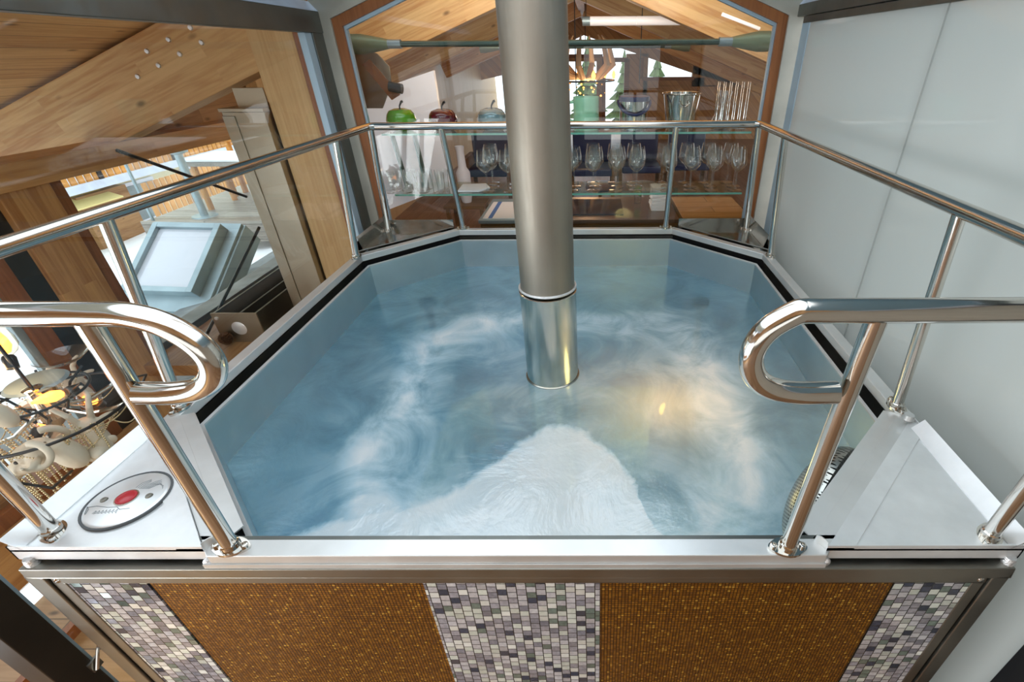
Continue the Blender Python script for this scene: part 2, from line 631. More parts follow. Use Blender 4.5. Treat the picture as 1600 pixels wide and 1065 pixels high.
M['red'] = principled('red button', 'b2202c', 0.35, coat=0.3)
M['green'] = principled('green enamel', '5aa51c', 0.12, coat=0.8)
M['darkred'] = principled('dark red enamel', '5e1020', 0.12, coat=0.8)
M['greyenamel'] = principled('grey blue enamel', '83a0a6', 0.18, 0.3, coat=0.6)
M['mint'] = principled('mint enamel', '93cba6', 0.25, coat=0.5)
M['navy'] = principled('navy plastic', '1f2a55', 0.3)
M['paper'] = principled('white paper cloth', 'eef0f4', 0.8)
M['blueband'] = principled('blue band', '4f74b8', 0.8)
M['brownwood'] = wood('brown cabinet wood', '7c5a32', '4f3519', 'X', 0.2, 2, 0.1, 0.001)
M['hob'] = principled('black hob glass', '0d1228', 0.06)
M['worktop'] = principled('brown steel worktop', '7a6657', 0.25, 0.6)
M['leafgreen'] = principled('conifer needles', '4a5a34', 0.9, var=0.4, vscale=8)
M['cone'] = principled('pine cone scales', '5a3a20', 0.8, var=0.3, vscale=30)
M['rod'] = principled('blued steel rod', '4d5f57', 0.35, 0.6)
M['fork'] = principled('cast fork end', '7d8a6f', 0.45, 0.4, bump=0.3, bscale=40)
M['lampwhite'] = principled('white tube lamp', 'f4eef0', 0.3, emit='fff0e6', es=0.3)
M['hide'] = principled('pale horn', 'd9c2a0', 0.6)
pearl = [(0.0, lin('c9c8cc')), (0.30, lin('a5a3ab')), (0.48, lin('d8ded4')), (0.64, lin('8c8b95')), (0.76, lin('eceee8')), (0.86, lin('76857c')), (0.94, lin('454b5c'))]
M['shell'] = mosaic('mother of pearl mosaic', pearl, 0.0245, 0.024, 0.35, 0.10, 0.30, 0.28, '2c2c28', 0.0012)
gold = [(0.0, lin('9a6410')), (0.4, lin('85540d')), (0.78, lin('ad771c')), (0.95, lin('d2a03c'))]
M['gold'] = mosaic('gold glass mosaic', gold, 0.0085, 0.0085, 0.5, 0.3, 0.5, 0.10, '241402', 0.0010, off=0.0)


def perforated():
    m, nt, N, Lk, out = newmat('perforated stainless')
    p = N('ShaderNodeBsdfPrincipled', ins={'Metallic': 1.0, 'Roughness': 0.28})
    tc = N('ShaderNodeTexCoord')
    mp = N('ShaderNodeMapping')
    mp.inputs['Scale'].default_value = (105, 105, 0)
    mp.inputs['Rotation'].default_value = (0, 0, PI / 4)
    Lk(tc.outputs['Object'], mp.inputs['Vector'])
    fr = N('ShaderNodeVectorMath', operation='FRACTION')
    Lk(mp.outputs[0], fr.inputs[0])
    sb = N('ShaderNodeVectorMath', operation='SUBTRACT')
    sb.inputs[1].default_value = (0.5, 0.5, 0)
    Lk(fr.outputs[0], sb.inputs[0])
    ln = N('ShaderNodeVectorMath', operation='LENGTH')
    Lk(sb.outputs[0], ln.inputs[0])
    r = ramp(N, [(0.27, lin('121314')), (0.31, lin('b5b5ae'))])
    Lk(ln.outputs['Value'], r.inputs['Fac'])
    Lk(r.outputs['Color'], p.inputs['Base Color'])
    Lk(p.outputs[0], out.inputs['Surface'])
    return m


M['perf'] = perforated()
WZ = -1.24
TX, TY = -0.185, 1.89


def water_mat():
    m, nt, N, Lk, out = newmat('churning tub water')
    tc = N('ShaderNodeTexCoord')
    # ripples: two scales of distorted noise
    n1 = N('ShaderNodeTexNoise', ins={'Scale': 2.6, 'Detail': 6, 'Roughness': 0.55, 'Distortion': 1.6})
    n2 = N('ShaderNodeTexNoise', ins={'Scale': 11, 'Detail': 4, 'Distortion': 2.4})
    Lk(tc.outputs['Object'], n1.inputs['Vector'])
    Lk(tc.outputs['Object'], n2.inputs['Vector'])
    ad = N('ShaderNodeMath', operation='MULTIPLY_ADD')
    ad.inputs[1].default_value = 0.08
    Lk(n2.outputs['Fac'], ad.inputs[0])
    Lk(n1.outputs['Fac'], ad.inputs[2])
    bp = N('ShaderNodeBump', ins={'Strength': 0.22, 'Distance': 0.05})
    Lk(ad.outputs[0], bp.inputs['Height'])
    # aerated streaks over the edge of the foot well
    sp = N('ShaderNodeSeparateXYZ')
    wob = N('ShaderNodeMix', data_type='RGBA', blend_type='LINEAR_LIGHT')
    wob.inputs[0].default_value = 0.13
    nw = N('ShaderNodeTexNoise', ins={'Scale': 2.4, 'Detail': 5, 'Distortion': 0.8})
    Lk(tc.outputs['Object'], nw.inputs['Vector'])
    Lk(tc.outputs['Object'], wob.inputs[6])
    Lk(nw.outputs['Color'], wob.inputs[7])
    Lk(wob.outputs[2], sp.inputs[0])
    ax = N('ShaderNodeMath', operation='ABSOLUTE')
    sx = N('ShaderNodeMath', operation='SUBTRACT')
    sx.inputs[1].default_value = -0.135 - TX
    Lk(sp.outputs['X'], sx.inputs[0])
    Lk(sx.outputs[0], ax.inputs[0])
    sy = N('ShaderNodeMath', operation='SUBTRACT')
    sy.inputs[1].default_value = 1.56 - TY
    Lk(sp.outputs['Y'], sy.inputs[0])
    ay = N('ShaderNodeMath', operation='ABSOLUTE')
    Lk(sy.outputs[0], ay.inputs[0])
    px = N('ShaderNodeMath', operation='POWER')
    px.inputs[1].default_value = 4
    py = N('ShaderNodeMath', operation='POWER')
    py.inputs[1].default_value = 4
    Lk(ax.outputs[0], px.inputs[0])
    Lk(ay.outputs[0], py.inputs[0])
    su = N('ShaderNodeMath', operation='ADD')
    Lk(px.outputs[0], su.inputs[0])
    Lk(py.outputs[0], su.inputs[1])
    rt = N('ShaderNodeMath', operation='POWER')
    rt.inputs[1].default_value = 0.25
    Lk(su.outputs[0], rt.inputs[0])
    rr = ramp(N, [(0.0, (0.48,) * 3), (0.48, (0.42,) * 3), (0.60, (0.72,) * 3), (0.69, (0.86,) * 3), (0.82, (0.40,) * 3), (1.0, (0.26,) * 3)])
    Lk(rt.outputs[0], rr.inputs['Fac'])
    nf = N('ShaderNodeTexNoise', ins={'Scale': 3.4, 'Detail': 7, 'Roughness': 0.6, 'Distortion': 1.0})
    Lk(tc.outputs['Object'], nf.inputs['Vector'])
    fr_ = ramp(N, [(0.30, (0.35,) * 3), (0.62, (1,) * 3)])
    Lk(nf.outputs['Fac'], fr_.inputs['Fac'])
    fm = N('ShaderNodeMath', operation='MULTIPLY')
    # white sky reflection painted into the water colour: wedge shaped, with a ragged edge
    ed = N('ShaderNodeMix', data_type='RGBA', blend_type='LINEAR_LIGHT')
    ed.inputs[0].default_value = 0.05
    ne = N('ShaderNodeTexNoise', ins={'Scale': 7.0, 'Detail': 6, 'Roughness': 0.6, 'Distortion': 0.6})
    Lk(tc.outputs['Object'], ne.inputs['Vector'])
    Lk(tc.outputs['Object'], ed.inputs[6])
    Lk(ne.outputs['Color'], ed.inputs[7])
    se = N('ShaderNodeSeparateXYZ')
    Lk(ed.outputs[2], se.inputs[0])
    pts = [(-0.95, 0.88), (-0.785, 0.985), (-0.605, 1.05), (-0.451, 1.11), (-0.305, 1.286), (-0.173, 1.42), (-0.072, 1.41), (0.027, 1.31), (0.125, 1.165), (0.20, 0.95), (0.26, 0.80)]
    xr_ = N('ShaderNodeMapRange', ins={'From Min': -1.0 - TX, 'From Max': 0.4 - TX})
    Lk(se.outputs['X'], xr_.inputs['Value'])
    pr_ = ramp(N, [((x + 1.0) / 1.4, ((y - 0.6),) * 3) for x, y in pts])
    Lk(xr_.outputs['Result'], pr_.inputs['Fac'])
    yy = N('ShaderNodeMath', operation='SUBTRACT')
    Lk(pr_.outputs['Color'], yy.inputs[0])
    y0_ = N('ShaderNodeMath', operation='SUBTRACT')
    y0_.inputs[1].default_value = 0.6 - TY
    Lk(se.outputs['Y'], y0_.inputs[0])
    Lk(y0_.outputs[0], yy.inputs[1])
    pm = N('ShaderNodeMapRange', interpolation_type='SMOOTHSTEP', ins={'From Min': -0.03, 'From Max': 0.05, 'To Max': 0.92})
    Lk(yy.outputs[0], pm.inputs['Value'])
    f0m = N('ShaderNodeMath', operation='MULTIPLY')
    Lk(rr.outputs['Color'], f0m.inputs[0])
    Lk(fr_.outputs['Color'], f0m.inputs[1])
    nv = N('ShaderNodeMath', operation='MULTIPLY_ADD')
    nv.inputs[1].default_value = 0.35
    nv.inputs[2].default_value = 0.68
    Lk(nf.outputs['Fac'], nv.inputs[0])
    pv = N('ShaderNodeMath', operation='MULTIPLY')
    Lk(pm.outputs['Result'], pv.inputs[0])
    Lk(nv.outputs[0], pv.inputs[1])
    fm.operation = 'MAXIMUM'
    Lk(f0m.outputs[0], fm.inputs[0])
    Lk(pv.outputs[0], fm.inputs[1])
    fs = N('ShaderNodeMath', operation='MULTIPLY')
    fs.operation = 'MULTIPLY_ADD'
    fs.inputs[1].default_value = 0.55
    fs.inputs[2].default_value = 0.45
    Lk(fm.outputs[0], fs.inputs[0])
    tr = N('ShaderNodeBsdfTransparent')
    tr.inputs['Color'].default_value = (0.36, 0.66, 0.88, 1)
    df = N('ShaderNodeBsdfDiffuse')
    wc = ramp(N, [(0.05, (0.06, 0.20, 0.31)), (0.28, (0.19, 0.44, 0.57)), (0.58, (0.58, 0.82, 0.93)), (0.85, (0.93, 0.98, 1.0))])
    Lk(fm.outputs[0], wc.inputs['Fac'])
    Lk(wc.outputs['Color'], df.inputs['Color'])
    Lk(bp.outputs['Normal'], df.inputs['Normal'])
    tl_ = N('ShaderNodeBsdfTranslucent')
    tl_.inputs['Color'].default_value = (0.60, 0.80, 0.88, 1)
    dt = N('ShaderNodeMixShader')
    dt.inputs[0].default_value = 0.35
    Lk(df.outputs[0], dt.inputs[1])
    Lk(tl_.outputs[0], dt.inputs[2])
    a = N('ShaderNodeMixShader')
    Lk(fs.outputs[0], a.inputs[0])
    Lk(tr.outputs[0], a.inputs[1])
    Lk(dt.outputs[0], a.inputs[2])
    fac = schlick(N, Lk, 0.12, 1.0, bp.outputs['Normal'])
    g = N('ShaderNodeBsdfGlossy', ins={'Roughness': 0.16})
    Lk(bp.outputs['Normal'], g.inputs['Normal'])
    b = N('ShaderNodeMixShader')
    Lk(fac, b.inputs[0])
    Lk(a.outputs[0], b.inputs[1])
    Lk(g.outputs[0], b.inputs[2])
    Lk(b.outputs[0], out.inputs['Surface'])
    return m


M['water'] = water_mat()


# ================================================================== SETTING
FZ = -2.05      # loft floor
SL = 0.37       # roof slope


def zr(x):      # underside of the roof boards
    return 0.985 - SL * abs(x + 0.19)


# --- floors
struct(MB().box(-1.62, 6.0, -4.0, 16.0, FZ - 0.2, FZ).build('floor', M['floorwood'], smooth=0))
struct(MB().box(-2.9, -1.62, 3.95, 16.0, FZ - 0.2, FZ).build('floor_loft', M['floorwood'], smooth=0))
struct(MB().box(-3.3, -1.62, -4.0, 3.95, -2.90, -2.75).build('floor_below', M['lowfloor'], smooth=0))
struct(MB().box(-1.66, -1.6, -4.0, 3.95, -2.75, FZ - 0.2).build('wall_below', M['plywood'], smooth=0))

# --- roof boards: left slope, right slope, both leaving the tub's roof light open
def roof_piece(name, x0, x1, y0, y1, mat, up=0.06):
    p = [(x0, y0, zr(x0)), (x1, y0, zr(x1)), (x1, y1, zr(x1)), (x0, y1, zr(x0))]
    return struct(MB().prism(p, (0, 0, up)).build(name, mat, smooth=0))


roof_piece('ceiling_hall', -4.4, -2.62, -4.0, 6.2, M['ceiling'])
roof_piece('ceiling_hall_strip', -2.62, -1.58, -4.0, 0.15, M['ceiling'])
roof_piece('ceiling_hall_strip', -2.62, -1.58, 1.72, 6.2, M['ceiling'])
roof_piece('ceiling_hall_bar', -2.62, -1.58, 0.90, 0.97, M['trimwood'], 0.12)
roof_piece('ceiling_landing', -1.58, -0.19, -4.0, -0.6, M['ceiling'])
roof_piece('ceiling_landing_side', -0.19, 5.5, -4.0, -0.6, M['ceiling'])
# loft ceiling behind the tub; its left slope has a roof light
roof_piece('ceiling_loft', -1.58, -0.19, 3.3, 5.6, M['loftceiling'])
roof_piece('ceiling_loft_far', -3.0, -0.19, 6.2, 16.0, M['loftceiling'])
roof_piece('ceiling_loft_strip', -0.95, -0.19, 5.6, 6.2, M['loftceiling'])
roof_piece('ceiling_loft_side', -0.19, 6.0, 3.3, 16.0, M['loftceiling'])

# --- roof light over the tub: frosted panels round an open part
def zg(x):
    return 0.205 + SL * (1.31 - abs(x + 0.19))


L1 = [(-1.56, 2.0), (-0.95, 2.40), (-0.19, 3.12), (-1.56, 3.12)]
R1 = [(-0.19, 3.12), (0.37, 2.66), (0.56, 2.07), (0.62, 1.0), (0.62, -0.6), (1.19, -0.6), (1.19, 3.12)]
struct(MB().prism([(x, y, zg(x) + 0.10) for x, y in L1], (0, 0, 0.02)).build('roof_panel_west', M['frostroof'], smooth=0))
struct(MB().prism([(x, y, zg(x) + 0.10) for x, y in R1], (0, 0, 0.02)).build('roof_panel_east', M['frostroof'], smooth=0))

# --- left glass wall of the tub enclosure
XL, XR, YB = -1.5, 1.12, 3.15
struct(MB().box(XL - 0.07, XL, 0.62, YB, 0.100, 0.200).build('wall_left_beam', M['darkframe'], bevel=0.003))
struct(MB().box(XL - 0.07, XL - 0.005, 3.02, YB - 0.01, -2.0, 0.101).build('trim_1', M['darkframe'], bevel=0.003))
struct(MB().box(XL - 0.05, XL - 0.012, 2.95, 3.02, -2.0, 0.10).build('trim_2', M['alu'], bevel=0.003))
struct(MB().box(XL - 0.07, XL, 0.62, 0.70, -2.75, 0.10).build('trim_3', M['bronze'], bevel=0.003))
struct(MB().box(XL - 0.055, XL - 0.02, 0.70, 0.715, -2.0, 0.10).build('trim_4', M['alu']))
w = struct(MB().box(XL - 0.045, XL - 0.033, 0.70, 2.97, -2.0, 0.11).build('window_1', M['pane'], smooth=0))
# roof trim above the beam
struct(MB().prism([(XL - 0.10, -0.6, 0.20), (XL + 0.0, -0.6, 0.20), (XL - 0.04, -0.6, 0.245), (XL - 0.10, -0.6, 0.245)], (0, 3.74, 0)).build('trim_5', M['whitestrip']))
struct(MB().box(XL - 0.20, XL - 0.06, -0.6, YB, 0.245, 0.62).build('wall_left_curb', M['stone'], smooth=0))

# --- right frosted wall
struct(MB().box(XR, XR + 0.07, 0.5, YB, 0.160, 0.215).build('wall_right_beam', M['darkframe'], bevel=0.003))
struct(MB().box(XR + 0.005, XR + 0.06, 0.5, YB - 0.1, 0.128, 0.158).build('trim_6', M['darkframe'], bevel=0.002))
struct(MB().box(XR + 0.012, XR + 0.032, 1.842, 2.96, -2.05, 0.128).build('wall_right_pane', M['frost'], smooth=0))
struct(MB().box(XR + 0.012, XR + 0.032, 0.64, 1.832, -2.05, 0.128).build('wall_right_pane.001', M['frost'], smooth=0))
struct(MB().box(XR + 0.018, XR + 0.028, 1.832, 1.842, -2.05, 0.128).build('trim_7', M['darkframe'], smooth=0))
struct(MB().box(XR + 0.008, XR + 0.034, 2.96, 3.06, -2.0, 0.128).build('trim_8', M['alu'], bevel=0.003))
struct(MB().box(XR - 0.005, XR + 0.06, 0.54, 0.64, -2.05, 0.16).build('trim_9', M['blackmetal'], bevel=0.003))
struct(MB().prism([(XR, -0.6, 0.215), (XR + 0.10, -0.6, 0.215), (XR + 0.10, -0.6, 0.27), (XR + 0.045, -0.6, 0.27)], (0, 3.74, 0)).build('trim_10', M['whitestrip']))
struct(MB().box(XR + 0.06, XR + 0.2, -0.6, YB, 0.27, 0.62).build('wall_right_curb', M['stone'], smooth=0))

# --- back gable: steel frame, brown wood frame, glass
def gable_pts(inset_x, top, zb):
    """pentagon: left/right inner faces and the sloping head, corner height `top`"""
    xl, xr = -1.545 + inset_x, 1.175 - inset_x
    xm = (xl + xr) / 2
    return [(xl, zb), (xr, zb), (xr, top), (xm, top + SL * (xr - xm)), (xl, top)]


def gable_ring(name, a, b, y0, y1, mat, bevel=0.0):
    m = MB()
    n = 5
    vs = [(p[0], y, p[1]) for y in (y0, y1) for q in (a, b) for p in q]
    fs = []
    for i in range(n):
        j = (i + 1) % n
        fs += [(i, j, n + j, n + i), (2 * n + i, 3 * n + i, 3 * n + j, 2 * n + j), (i, 2 * n + i, 2 * n + j, j), (n + i, n + j, 3 * n + j, 3 * n + i)]
    m.add(vs, fs)
    return struct(m.build(name, mat, bevel=bevel))


g0 = gable_pts(0.0, 0.275, -2.0)
g1 = gable_pts(0.098, 0.167, -1.15)
g2 = gable_pts(0.150, 0.133, -1.10)
gable_ring('wall_back_frame', g0, g1, YB - 0.015, YB + 0.05, M['paleframe'], 0.003)
gable_ring('window_2_frame', g1, g2, YB, YB + 0.05, M['trimwood'], 0.002)
g3 = gable_pts(0.162, 0.12, -1.09)
gable_ring('window_2_seal', g2, g3, YB + 0.02, YB + 0.05, M['alu'])
struct(MB().prism([(p[0], YB + 0.03, p[1]) for p in g2], (0, 0.01, 0)).build('window_2', M['pane'], smooth=0))

# --- stair hall facade on the left: posts, glazing, transom
XF = -2.9
struct(MB().box(XF - 0.22, XF, 2.32, 2.58, -2.75, -0.57).build('trim_post', M['postwood'], bevel=0.004))
struct(MB().box(XF - 0.10, XF - 0.02, 2.585, 2.66, -2.75, -0.57).build('trim_11', M['trimwood'], bevel=0.003))
struct(MB().box(XF - 0.12, XF - 0.03, 2.20, 2.32, -2.75, -0.57).build('trim_12', M['blackmetal'], bevel=0.003))
struct(MB().box(XF - 0.10, XF - 0.02, 2.10, 2.20, -2.75, -0.57).build('trim_13', M['trimwood'], bevel=0.003))
struct(MB().box(XF - 0.07, XF - 0.04, 2.06, 2.10, -2.75, -0.57).build('trim_14', M['zinc'], bevel=0.003))
struct(MB().box(XF - 0.20, XF + 0.06, -1.0, 2.3, -2.25, -1.98).build('wall_facade_beam', M['glulamY'], bevel=0.004))
struct(MB().box(XF - 0.12, XF + 0.02, -1.0, 2.1, -1.98, -1.90).build('trim_15', M['trimwood'], bevel=0.003))
struct(MB().box(XF - 0.16, XF - 0.02, 1.52, 1.68, -2.75, -0.57).build('trim_16', M['sillwood'], bevel=0.003))
struct(MB().box(XF - 0.065, XF - 0.055, -1.0, 2.1, -1.93, -0.57).build('window_3', M['pane'], smooth=0))
struct(MB().box(XF - 0.065, XF - 0.055, 2.66, 4.6, -1.75, -0.57).build('window_4', M['pane'], smooth=0))
struct(MB().box(XF - 0.17, XF - 0.02, 2.6, 4.6, -1.80, -1.66).build('trim_17', M['darkframe'], bevel=0.003))
# eave purlin on the post
struct(MB().box(XF - 0.20, XF + 0.03, -2.0, 4.6, -0.57, -0.445).build('ceiling_purlin', M['glulamY'], bevel=0.004))
struct(MB().box(-3.06, -3.02, 3.26, 6.2, -0.445, -0.02).build('wall_eave_board', M['sillwood'], smooth=0))
# ledge of boards beside the steel cabinet
struct(MB().box(XF - 0.0, -1.62, 2.50, 3.94, -1.78, -1.70).build('floor_ledge', M['sillwood'], smooth=0))
struct(MB().box(XF - 0.02, XF + 0.02, -4, 1.50, -2.75, -2.68).build('baseboard_hall', M['trimwood'], smooth=0))

# --- big rafters on both slopes (local x runs along the slope)
ANG = math.atan(SL)


def rafter(name, side, y, xa, xb, label, mat=None, thick=0.16, depth=0.385, drop=0.02):
    """side -1 = left slope, +1 = right; runs from xa (low end) to xb (high end)"""
    L = abs(xb - xa) / math.cos(ANG)
    m = MB().box(0, L, -thick / 2, thick / 2, -depth, 0)
    o = m.build(name, mat or M['glulam'], bevel=0.006)
    o.location = (xa, y, zr(xa) - drop)
    o.rotation_euler = (0, -ANG, 0) if side < 0 else (0, -ANG, PI)
    tag(o, label, 'beam')
    return o


ra = rafter('glulam_rafter', -1, 3.16, -4.3, -1.90, 'large pale glulam rafter rising through the stair hall beside the glass wall', drop=0.025)
# bolt heads in the rafter
for k in range(4):
    for j in range(2):
        s = 1.16 + 0.7 * 1.066 + 0.155 * k + (-0.15 if j else 0)
        b = MB().lathe([(0.0, 0.008), (0.011, 0.006), (0.014, 0.0), (0.014, -0.003)], 12, M=Matrix.Rotation(PI / 2, 3, 'X'))
        b.build('bolt', M['weld'], ra, loc=(s, -0.081, -0.085 - 0.075 * j))
rafter('glulam_rafter', -1, 4.9, -2.88, -0.33, 'glulam rafter crossing the loft behind the tie rod on the slope above the white partition', drop=0.02)
rafter('glulam_rafter', 1, 4.9, 4.4, -0.05, 'glulam rafter crossing the loft on the slope above the champagne bucket', drop=0.02)
rafter('glulam_rafter', -1, 7.1, -2.88, -0.33, 'second loft rafter further back on the white partition side', drop=0.02)
rafter('glulam_rafter', 1, 7.1, 5.2, -0.05, 'second loft rafter further back on the champagne bucket side', drop=0.02)
rafter('glulam_rafter', -1, 10.2, -2.88, -0.33, 'small distant loft rafter near the end window on the partition side', drop=0.02)
rafter('glulam_rafter', 1, 10.2, 5.2, -0.05, 'small distant loft rafter near the end window on the bucket side', drop=0.02)
struct(MB().box(-0.25, -0.13, 3.4, 13.9, 0.62, 0.955).build('ceiling_ridge_beam', M['glulamY'], bevel=0.004))
# timber column closing the corner
struct(MB().box(-1.885, -1.635, 3.06, 3.30, -2.0, 0.40).build('trim_column', M['plywood'], bevel=0.003))
struct(MB().box(-1.635, -1.575, 3.06, 3.20, -2.0, 0.40).build('trim_18', M['trimwood'], bevel=0.002))

# --- room round the camera and end walls
struct(MB().box(-6.0, 6.0, -4.2, -4.0, -3.6, 1.2).build('wall_behind', M['plaster'], smooth=0))
struct(MB().box(3.2, 3.4, -4.0, -0.6, FZ, 0.6).build('wall_side', M['plaster'], smooth=0))
struct(MB().box(5.5, 5.6, 3.3, 14.0, FZ, -1.16).build('wall_loft_side', M['plywood'], smooth=0))
struct(MB().box(1.35, 1.45, 3.25, 4.0, FZ, 0.5).build('wall_loft_return', M['plywood'], smooth=0))
struct(MB().box(-3.0, -2.9, 4.62, 16.0, -3.0, -0.05).build('wall_loft_west', M['plywood'], smooth=0))
struct(MB().box(1.25, 1.35, -4.0, 0.52, FZ, 0.55).build('wall_right_return', M['plaster'], smooth=0))
# wide sill in front of the gable inside the loft
struct(MB().box(-1.55, 1.30, YB + 0.06, 3.75, FZ, -1.22).build('trim_19', M['brownwood'], smooth=0))

# --- loft end wall with windows (seen small)
YE = 14.0


def pane_poly(pts, y):
    return [(at(u, v, Y=y).x, y, at(u, v, Y=y).z) for u, v in pts]


ew = MB()
for (u0, v0, u1, v1) in [(690, 122, 752, 250), (752, 176, 790, 250), (932, 88, 944, 260), (979, 84, 1005, 260), (1005, 122, 1100, 134), (1005, 134, 1240, 260), (1085, 84, 1240, 134), (862, 86, 932, 96)]:
    a, b = at(u0, v0, Y=YE), at(u1, v1, Y=YE)
    ew.box(a.x, b.x, YE, YE + 0.15, b.z, a.z)
ew.prism([(x, YE, z) for x, z in ((-6, zr(-6)), (-6, zr(-6) + 0.5), (-0.19, 1.2), (6, zr(6) + 0.5), (6, zr(6)), (2.5, -0.45), (-0.23, 0.37), (-2.4, -0.5))], (0, 0.15, 0))
struct(ew.build('wall_back', M['loftceiling'], smooth=0))
dm = MB()
for (u0, v0, u1, v1) in [(941, 92, 946, 190), (976, 92, 981, 190), (941, 90, 981, 97)]:
    a, b = at(u0, v0, Y=YE - 0.05), at(u1, v1, Y=YE - 0.05)
    dm.box(a.x, b.x, YE - 0.05, YE + 0.02, b.z, a.z)
struct(dm.build('door_1', M['trimwoodX'], smooth=0))
fr = MB()
a = at(1005, 90, Y=YE - 0.04)
b = at(1085, 122, Y=YE - 0.04)
fr.box(a.x - 0.08, a.x + 0.02, YE - 0.04, YE, b.z, a.z)
fr.box(a.x, b.x, YE - 0.04, YE, b.z - 0.05, b.z + 0.03)
a = at(880, 87, Y=YE - 0.04)
fr.box(a.x - 1.0, a.x + 1.0, YE - 0.04, YE, a.z - 0.05, a.z + 0.03)
struct(fr.build('window_5', M['trimwoodX'], smooth=0))

# ================================================================== OUTSIDE
sn = MB()
nx, ny = 40, 30
for j in range(ny + 1):
    for i in range(nx + 1):
        x = -3.3 - 45 * (i / nx) ** 1.6
        y = -3.5 + 46 * (j / ny)
        z = -2.62 - 0.185 * min(7.5, max(0, -x - 4.7)) + 0.16 * max(0, -x - 19) + 0.05 * math.sin(x * 2.3 + y) + 0.05 * math.sin(y * 2.9 - x) + random.uniform(-.02, .02)
        sn.v.append((x, y, z))
for j in range(ny):
    for i in range(nx):
        q = j * (nx + 1) + i
        sn.f.append((q, q + nx + 1, q + nx + 2, q + 1))
tag(sn.build('snow', M['snow'], smooth=180), 'trampled white snow lying on the ground outside the stair hall glazing', 'snow', kind='stuff')
hl = MB().lathe([(0.0, 7.0), (9, 6.2), (22, 3.0), (34, -1.0), (42, -3.0)], 20, (6, 62, -3.0))
struct(hl.build('hill', M['snow'], smooth=180))

# lower slate roof and its roof window
struct(MB().prism([(-2.98, 2.4, -2.05), (-2.98, 6.6, -2.05), (-4.6, 6.6, -2.40), (-4.6, 2.4, -2.40)], (0, 0, -0.12)).build('roof_slate', M['slate'], smooth=0))
P00, P10, P01 = Vector((-5.20, 4.82, -2.20)), Vector((-4.49, 4.76, -2.20)), Vector((-4.97, 5.40, -1.76))
ex = (P10 - P00).normalized()
ey = (P01 - P00)
ey = (ey - ex * ey.dot(ex)).normalized()
ez = ex.cross(ey)
Mv = Matrix((ex, ey, ez)).transposed().to_4x4()
Mv.translation = P00
rw = thing('roof_window', 'tilted roof window with grey metal flashing on the lower slate roof outside', 'roof window')
rw.matrix_world = Mv
wv, hv = 0.72, 0.78
f = MB()
for bx in ((-0.07, 0.0, -0.06, hv + 0.06), (wv, wv + 0.07, -0.06, hv + 0.06), (0, wv, -0.06, 0.0), (0, wv, hv, hv + 0.06)):
    f.box(bx[0], bx[1], bx[2], bx[3], -0.10, 0.03)
f.build('sash', M['zinc'], rw, bevel=0.006)
MB().box(0, wv, 0, hv, -0.03, -0.02).build('pane', principled('sky lit roof window glass', 'c8ccd4', 0.05, 0.0, spec=1.0), rw, smooth=0)
f = MB()
f.prism([(-0.20, -0.25, -0.12), (wv + 0.20, -0.25, -0.12), (wv + 0.20, hv + 0.15, -0.12), (-0.20, hv + 0.15, -0.12)], (0, 0, 0.03))
f.prism([(wv + 0.17, -0.25, -0.42), (wv + 0.20, -0.25, -0.12), (wv + 0.20, hv + 0.15, -0.12), (wv + 0.17, hv + 0.15, -0.42)], (0.03, 0, 0))
f.prism([(-0.20, -0.25, -0.42), (wv + 0.2, -0.25, -0.42), (wv + 0.2, -0.25, -0.12), (-0.2, -0.25, -0.12)], (0, -0.02, 0))
f.box(-0.18, wv + 0.17, -0.22, hv + 0.12, -0.42, -0.13)
f.build('flashing', M['zinc'], rw, smooth=0)

# terrace with table, chair, parasol pole, glass rail
DZ = -2.2
d0, d1 = at(228, 345, Z=DZ), at(410, 352, Z=DZ)
struct(MB().box(d0.x, d1.x + 1.2, d0.y - 0.06, d0.y + 2.4, DZ - 0.12, DZ).build('floor_terrace', M['deckwood'], smooth=0))
struct(MB().box(d0.x, d1.x + 1.2, d0.y - 0.10, d0.y - 0.06, DZ - 0.30, DZ + 0.02).build('trim_terrace', M['deckwood'], smooth=0))
pp = at(305, 344, Z=DZ) + Vector((0, 0.22, 0))
pt = at(262, 232, Y=pp.y)
par = thing('parasol_stand', 'grey parasol pole on a round base plate, standing on the snowy terrace', 'parasol stand', pp)
MB().lathe([(0.0, 0.02), (0.17, 0.02), (0.18, 0.0)], 24).build('base_plate', M['zinc'], par)
MB().tube([(0, 0, 0.02), (0, 0, pt.z - pp.z)], 0.055, 12).build('pole', M['zinc'], par)
MB().lathe([(0.06, -0.08), (0.14, -0.05), (0.14, 0.05), (0.05, 0.06)], 14, (0, 0, pt.z - pp.z)).build('cap', M['zinc'], par)
q0 = at(345, 327, Z=DZ)
tb = thing('terrace_table', 'snow topped wooden table with round legs on the terrace', 'table', (q0.x + 0.35, q0.y + 0.3, DZ))
MB().box(-0.6, 0.6, -0.4, 0.4, 0.70, 0.76).build('tabletop', M['deckwood'], tb, bevel=0.01)
MB().box(-0.58, 0.58, -0.38, 0.38, 0.761, 0.81).build('snow_cap', M['snow'], tb, bevel=0.02)
for sx in (-0.5, 0.5):
    for sy in (-0.3, 0.3):
        MB().tube([(sx, sy, 0), (sx, sy, 0.70)], 0.045, 10).build('leg', M['slatorange'], tb)
q1 = at(330, 275, Y=q0.y + 1.1)
ch = thing('log_bench', 'rustic log bench with a round backrest rail behind the terrace table', 'bench', (q0.x + 0.2, q0.y + 1.15, DZ))
MB().tube([(-0.6, 0, 0.95), (0.6, 0, 0.95)], 0.08, 12).build('back_rail', M['slatorange'], ch)
MB().box(-0.6, 0.6, -0.35, 0.05, 0.42, 0.5).build('seat', M['slatorange'], ch, bevel=0.01)
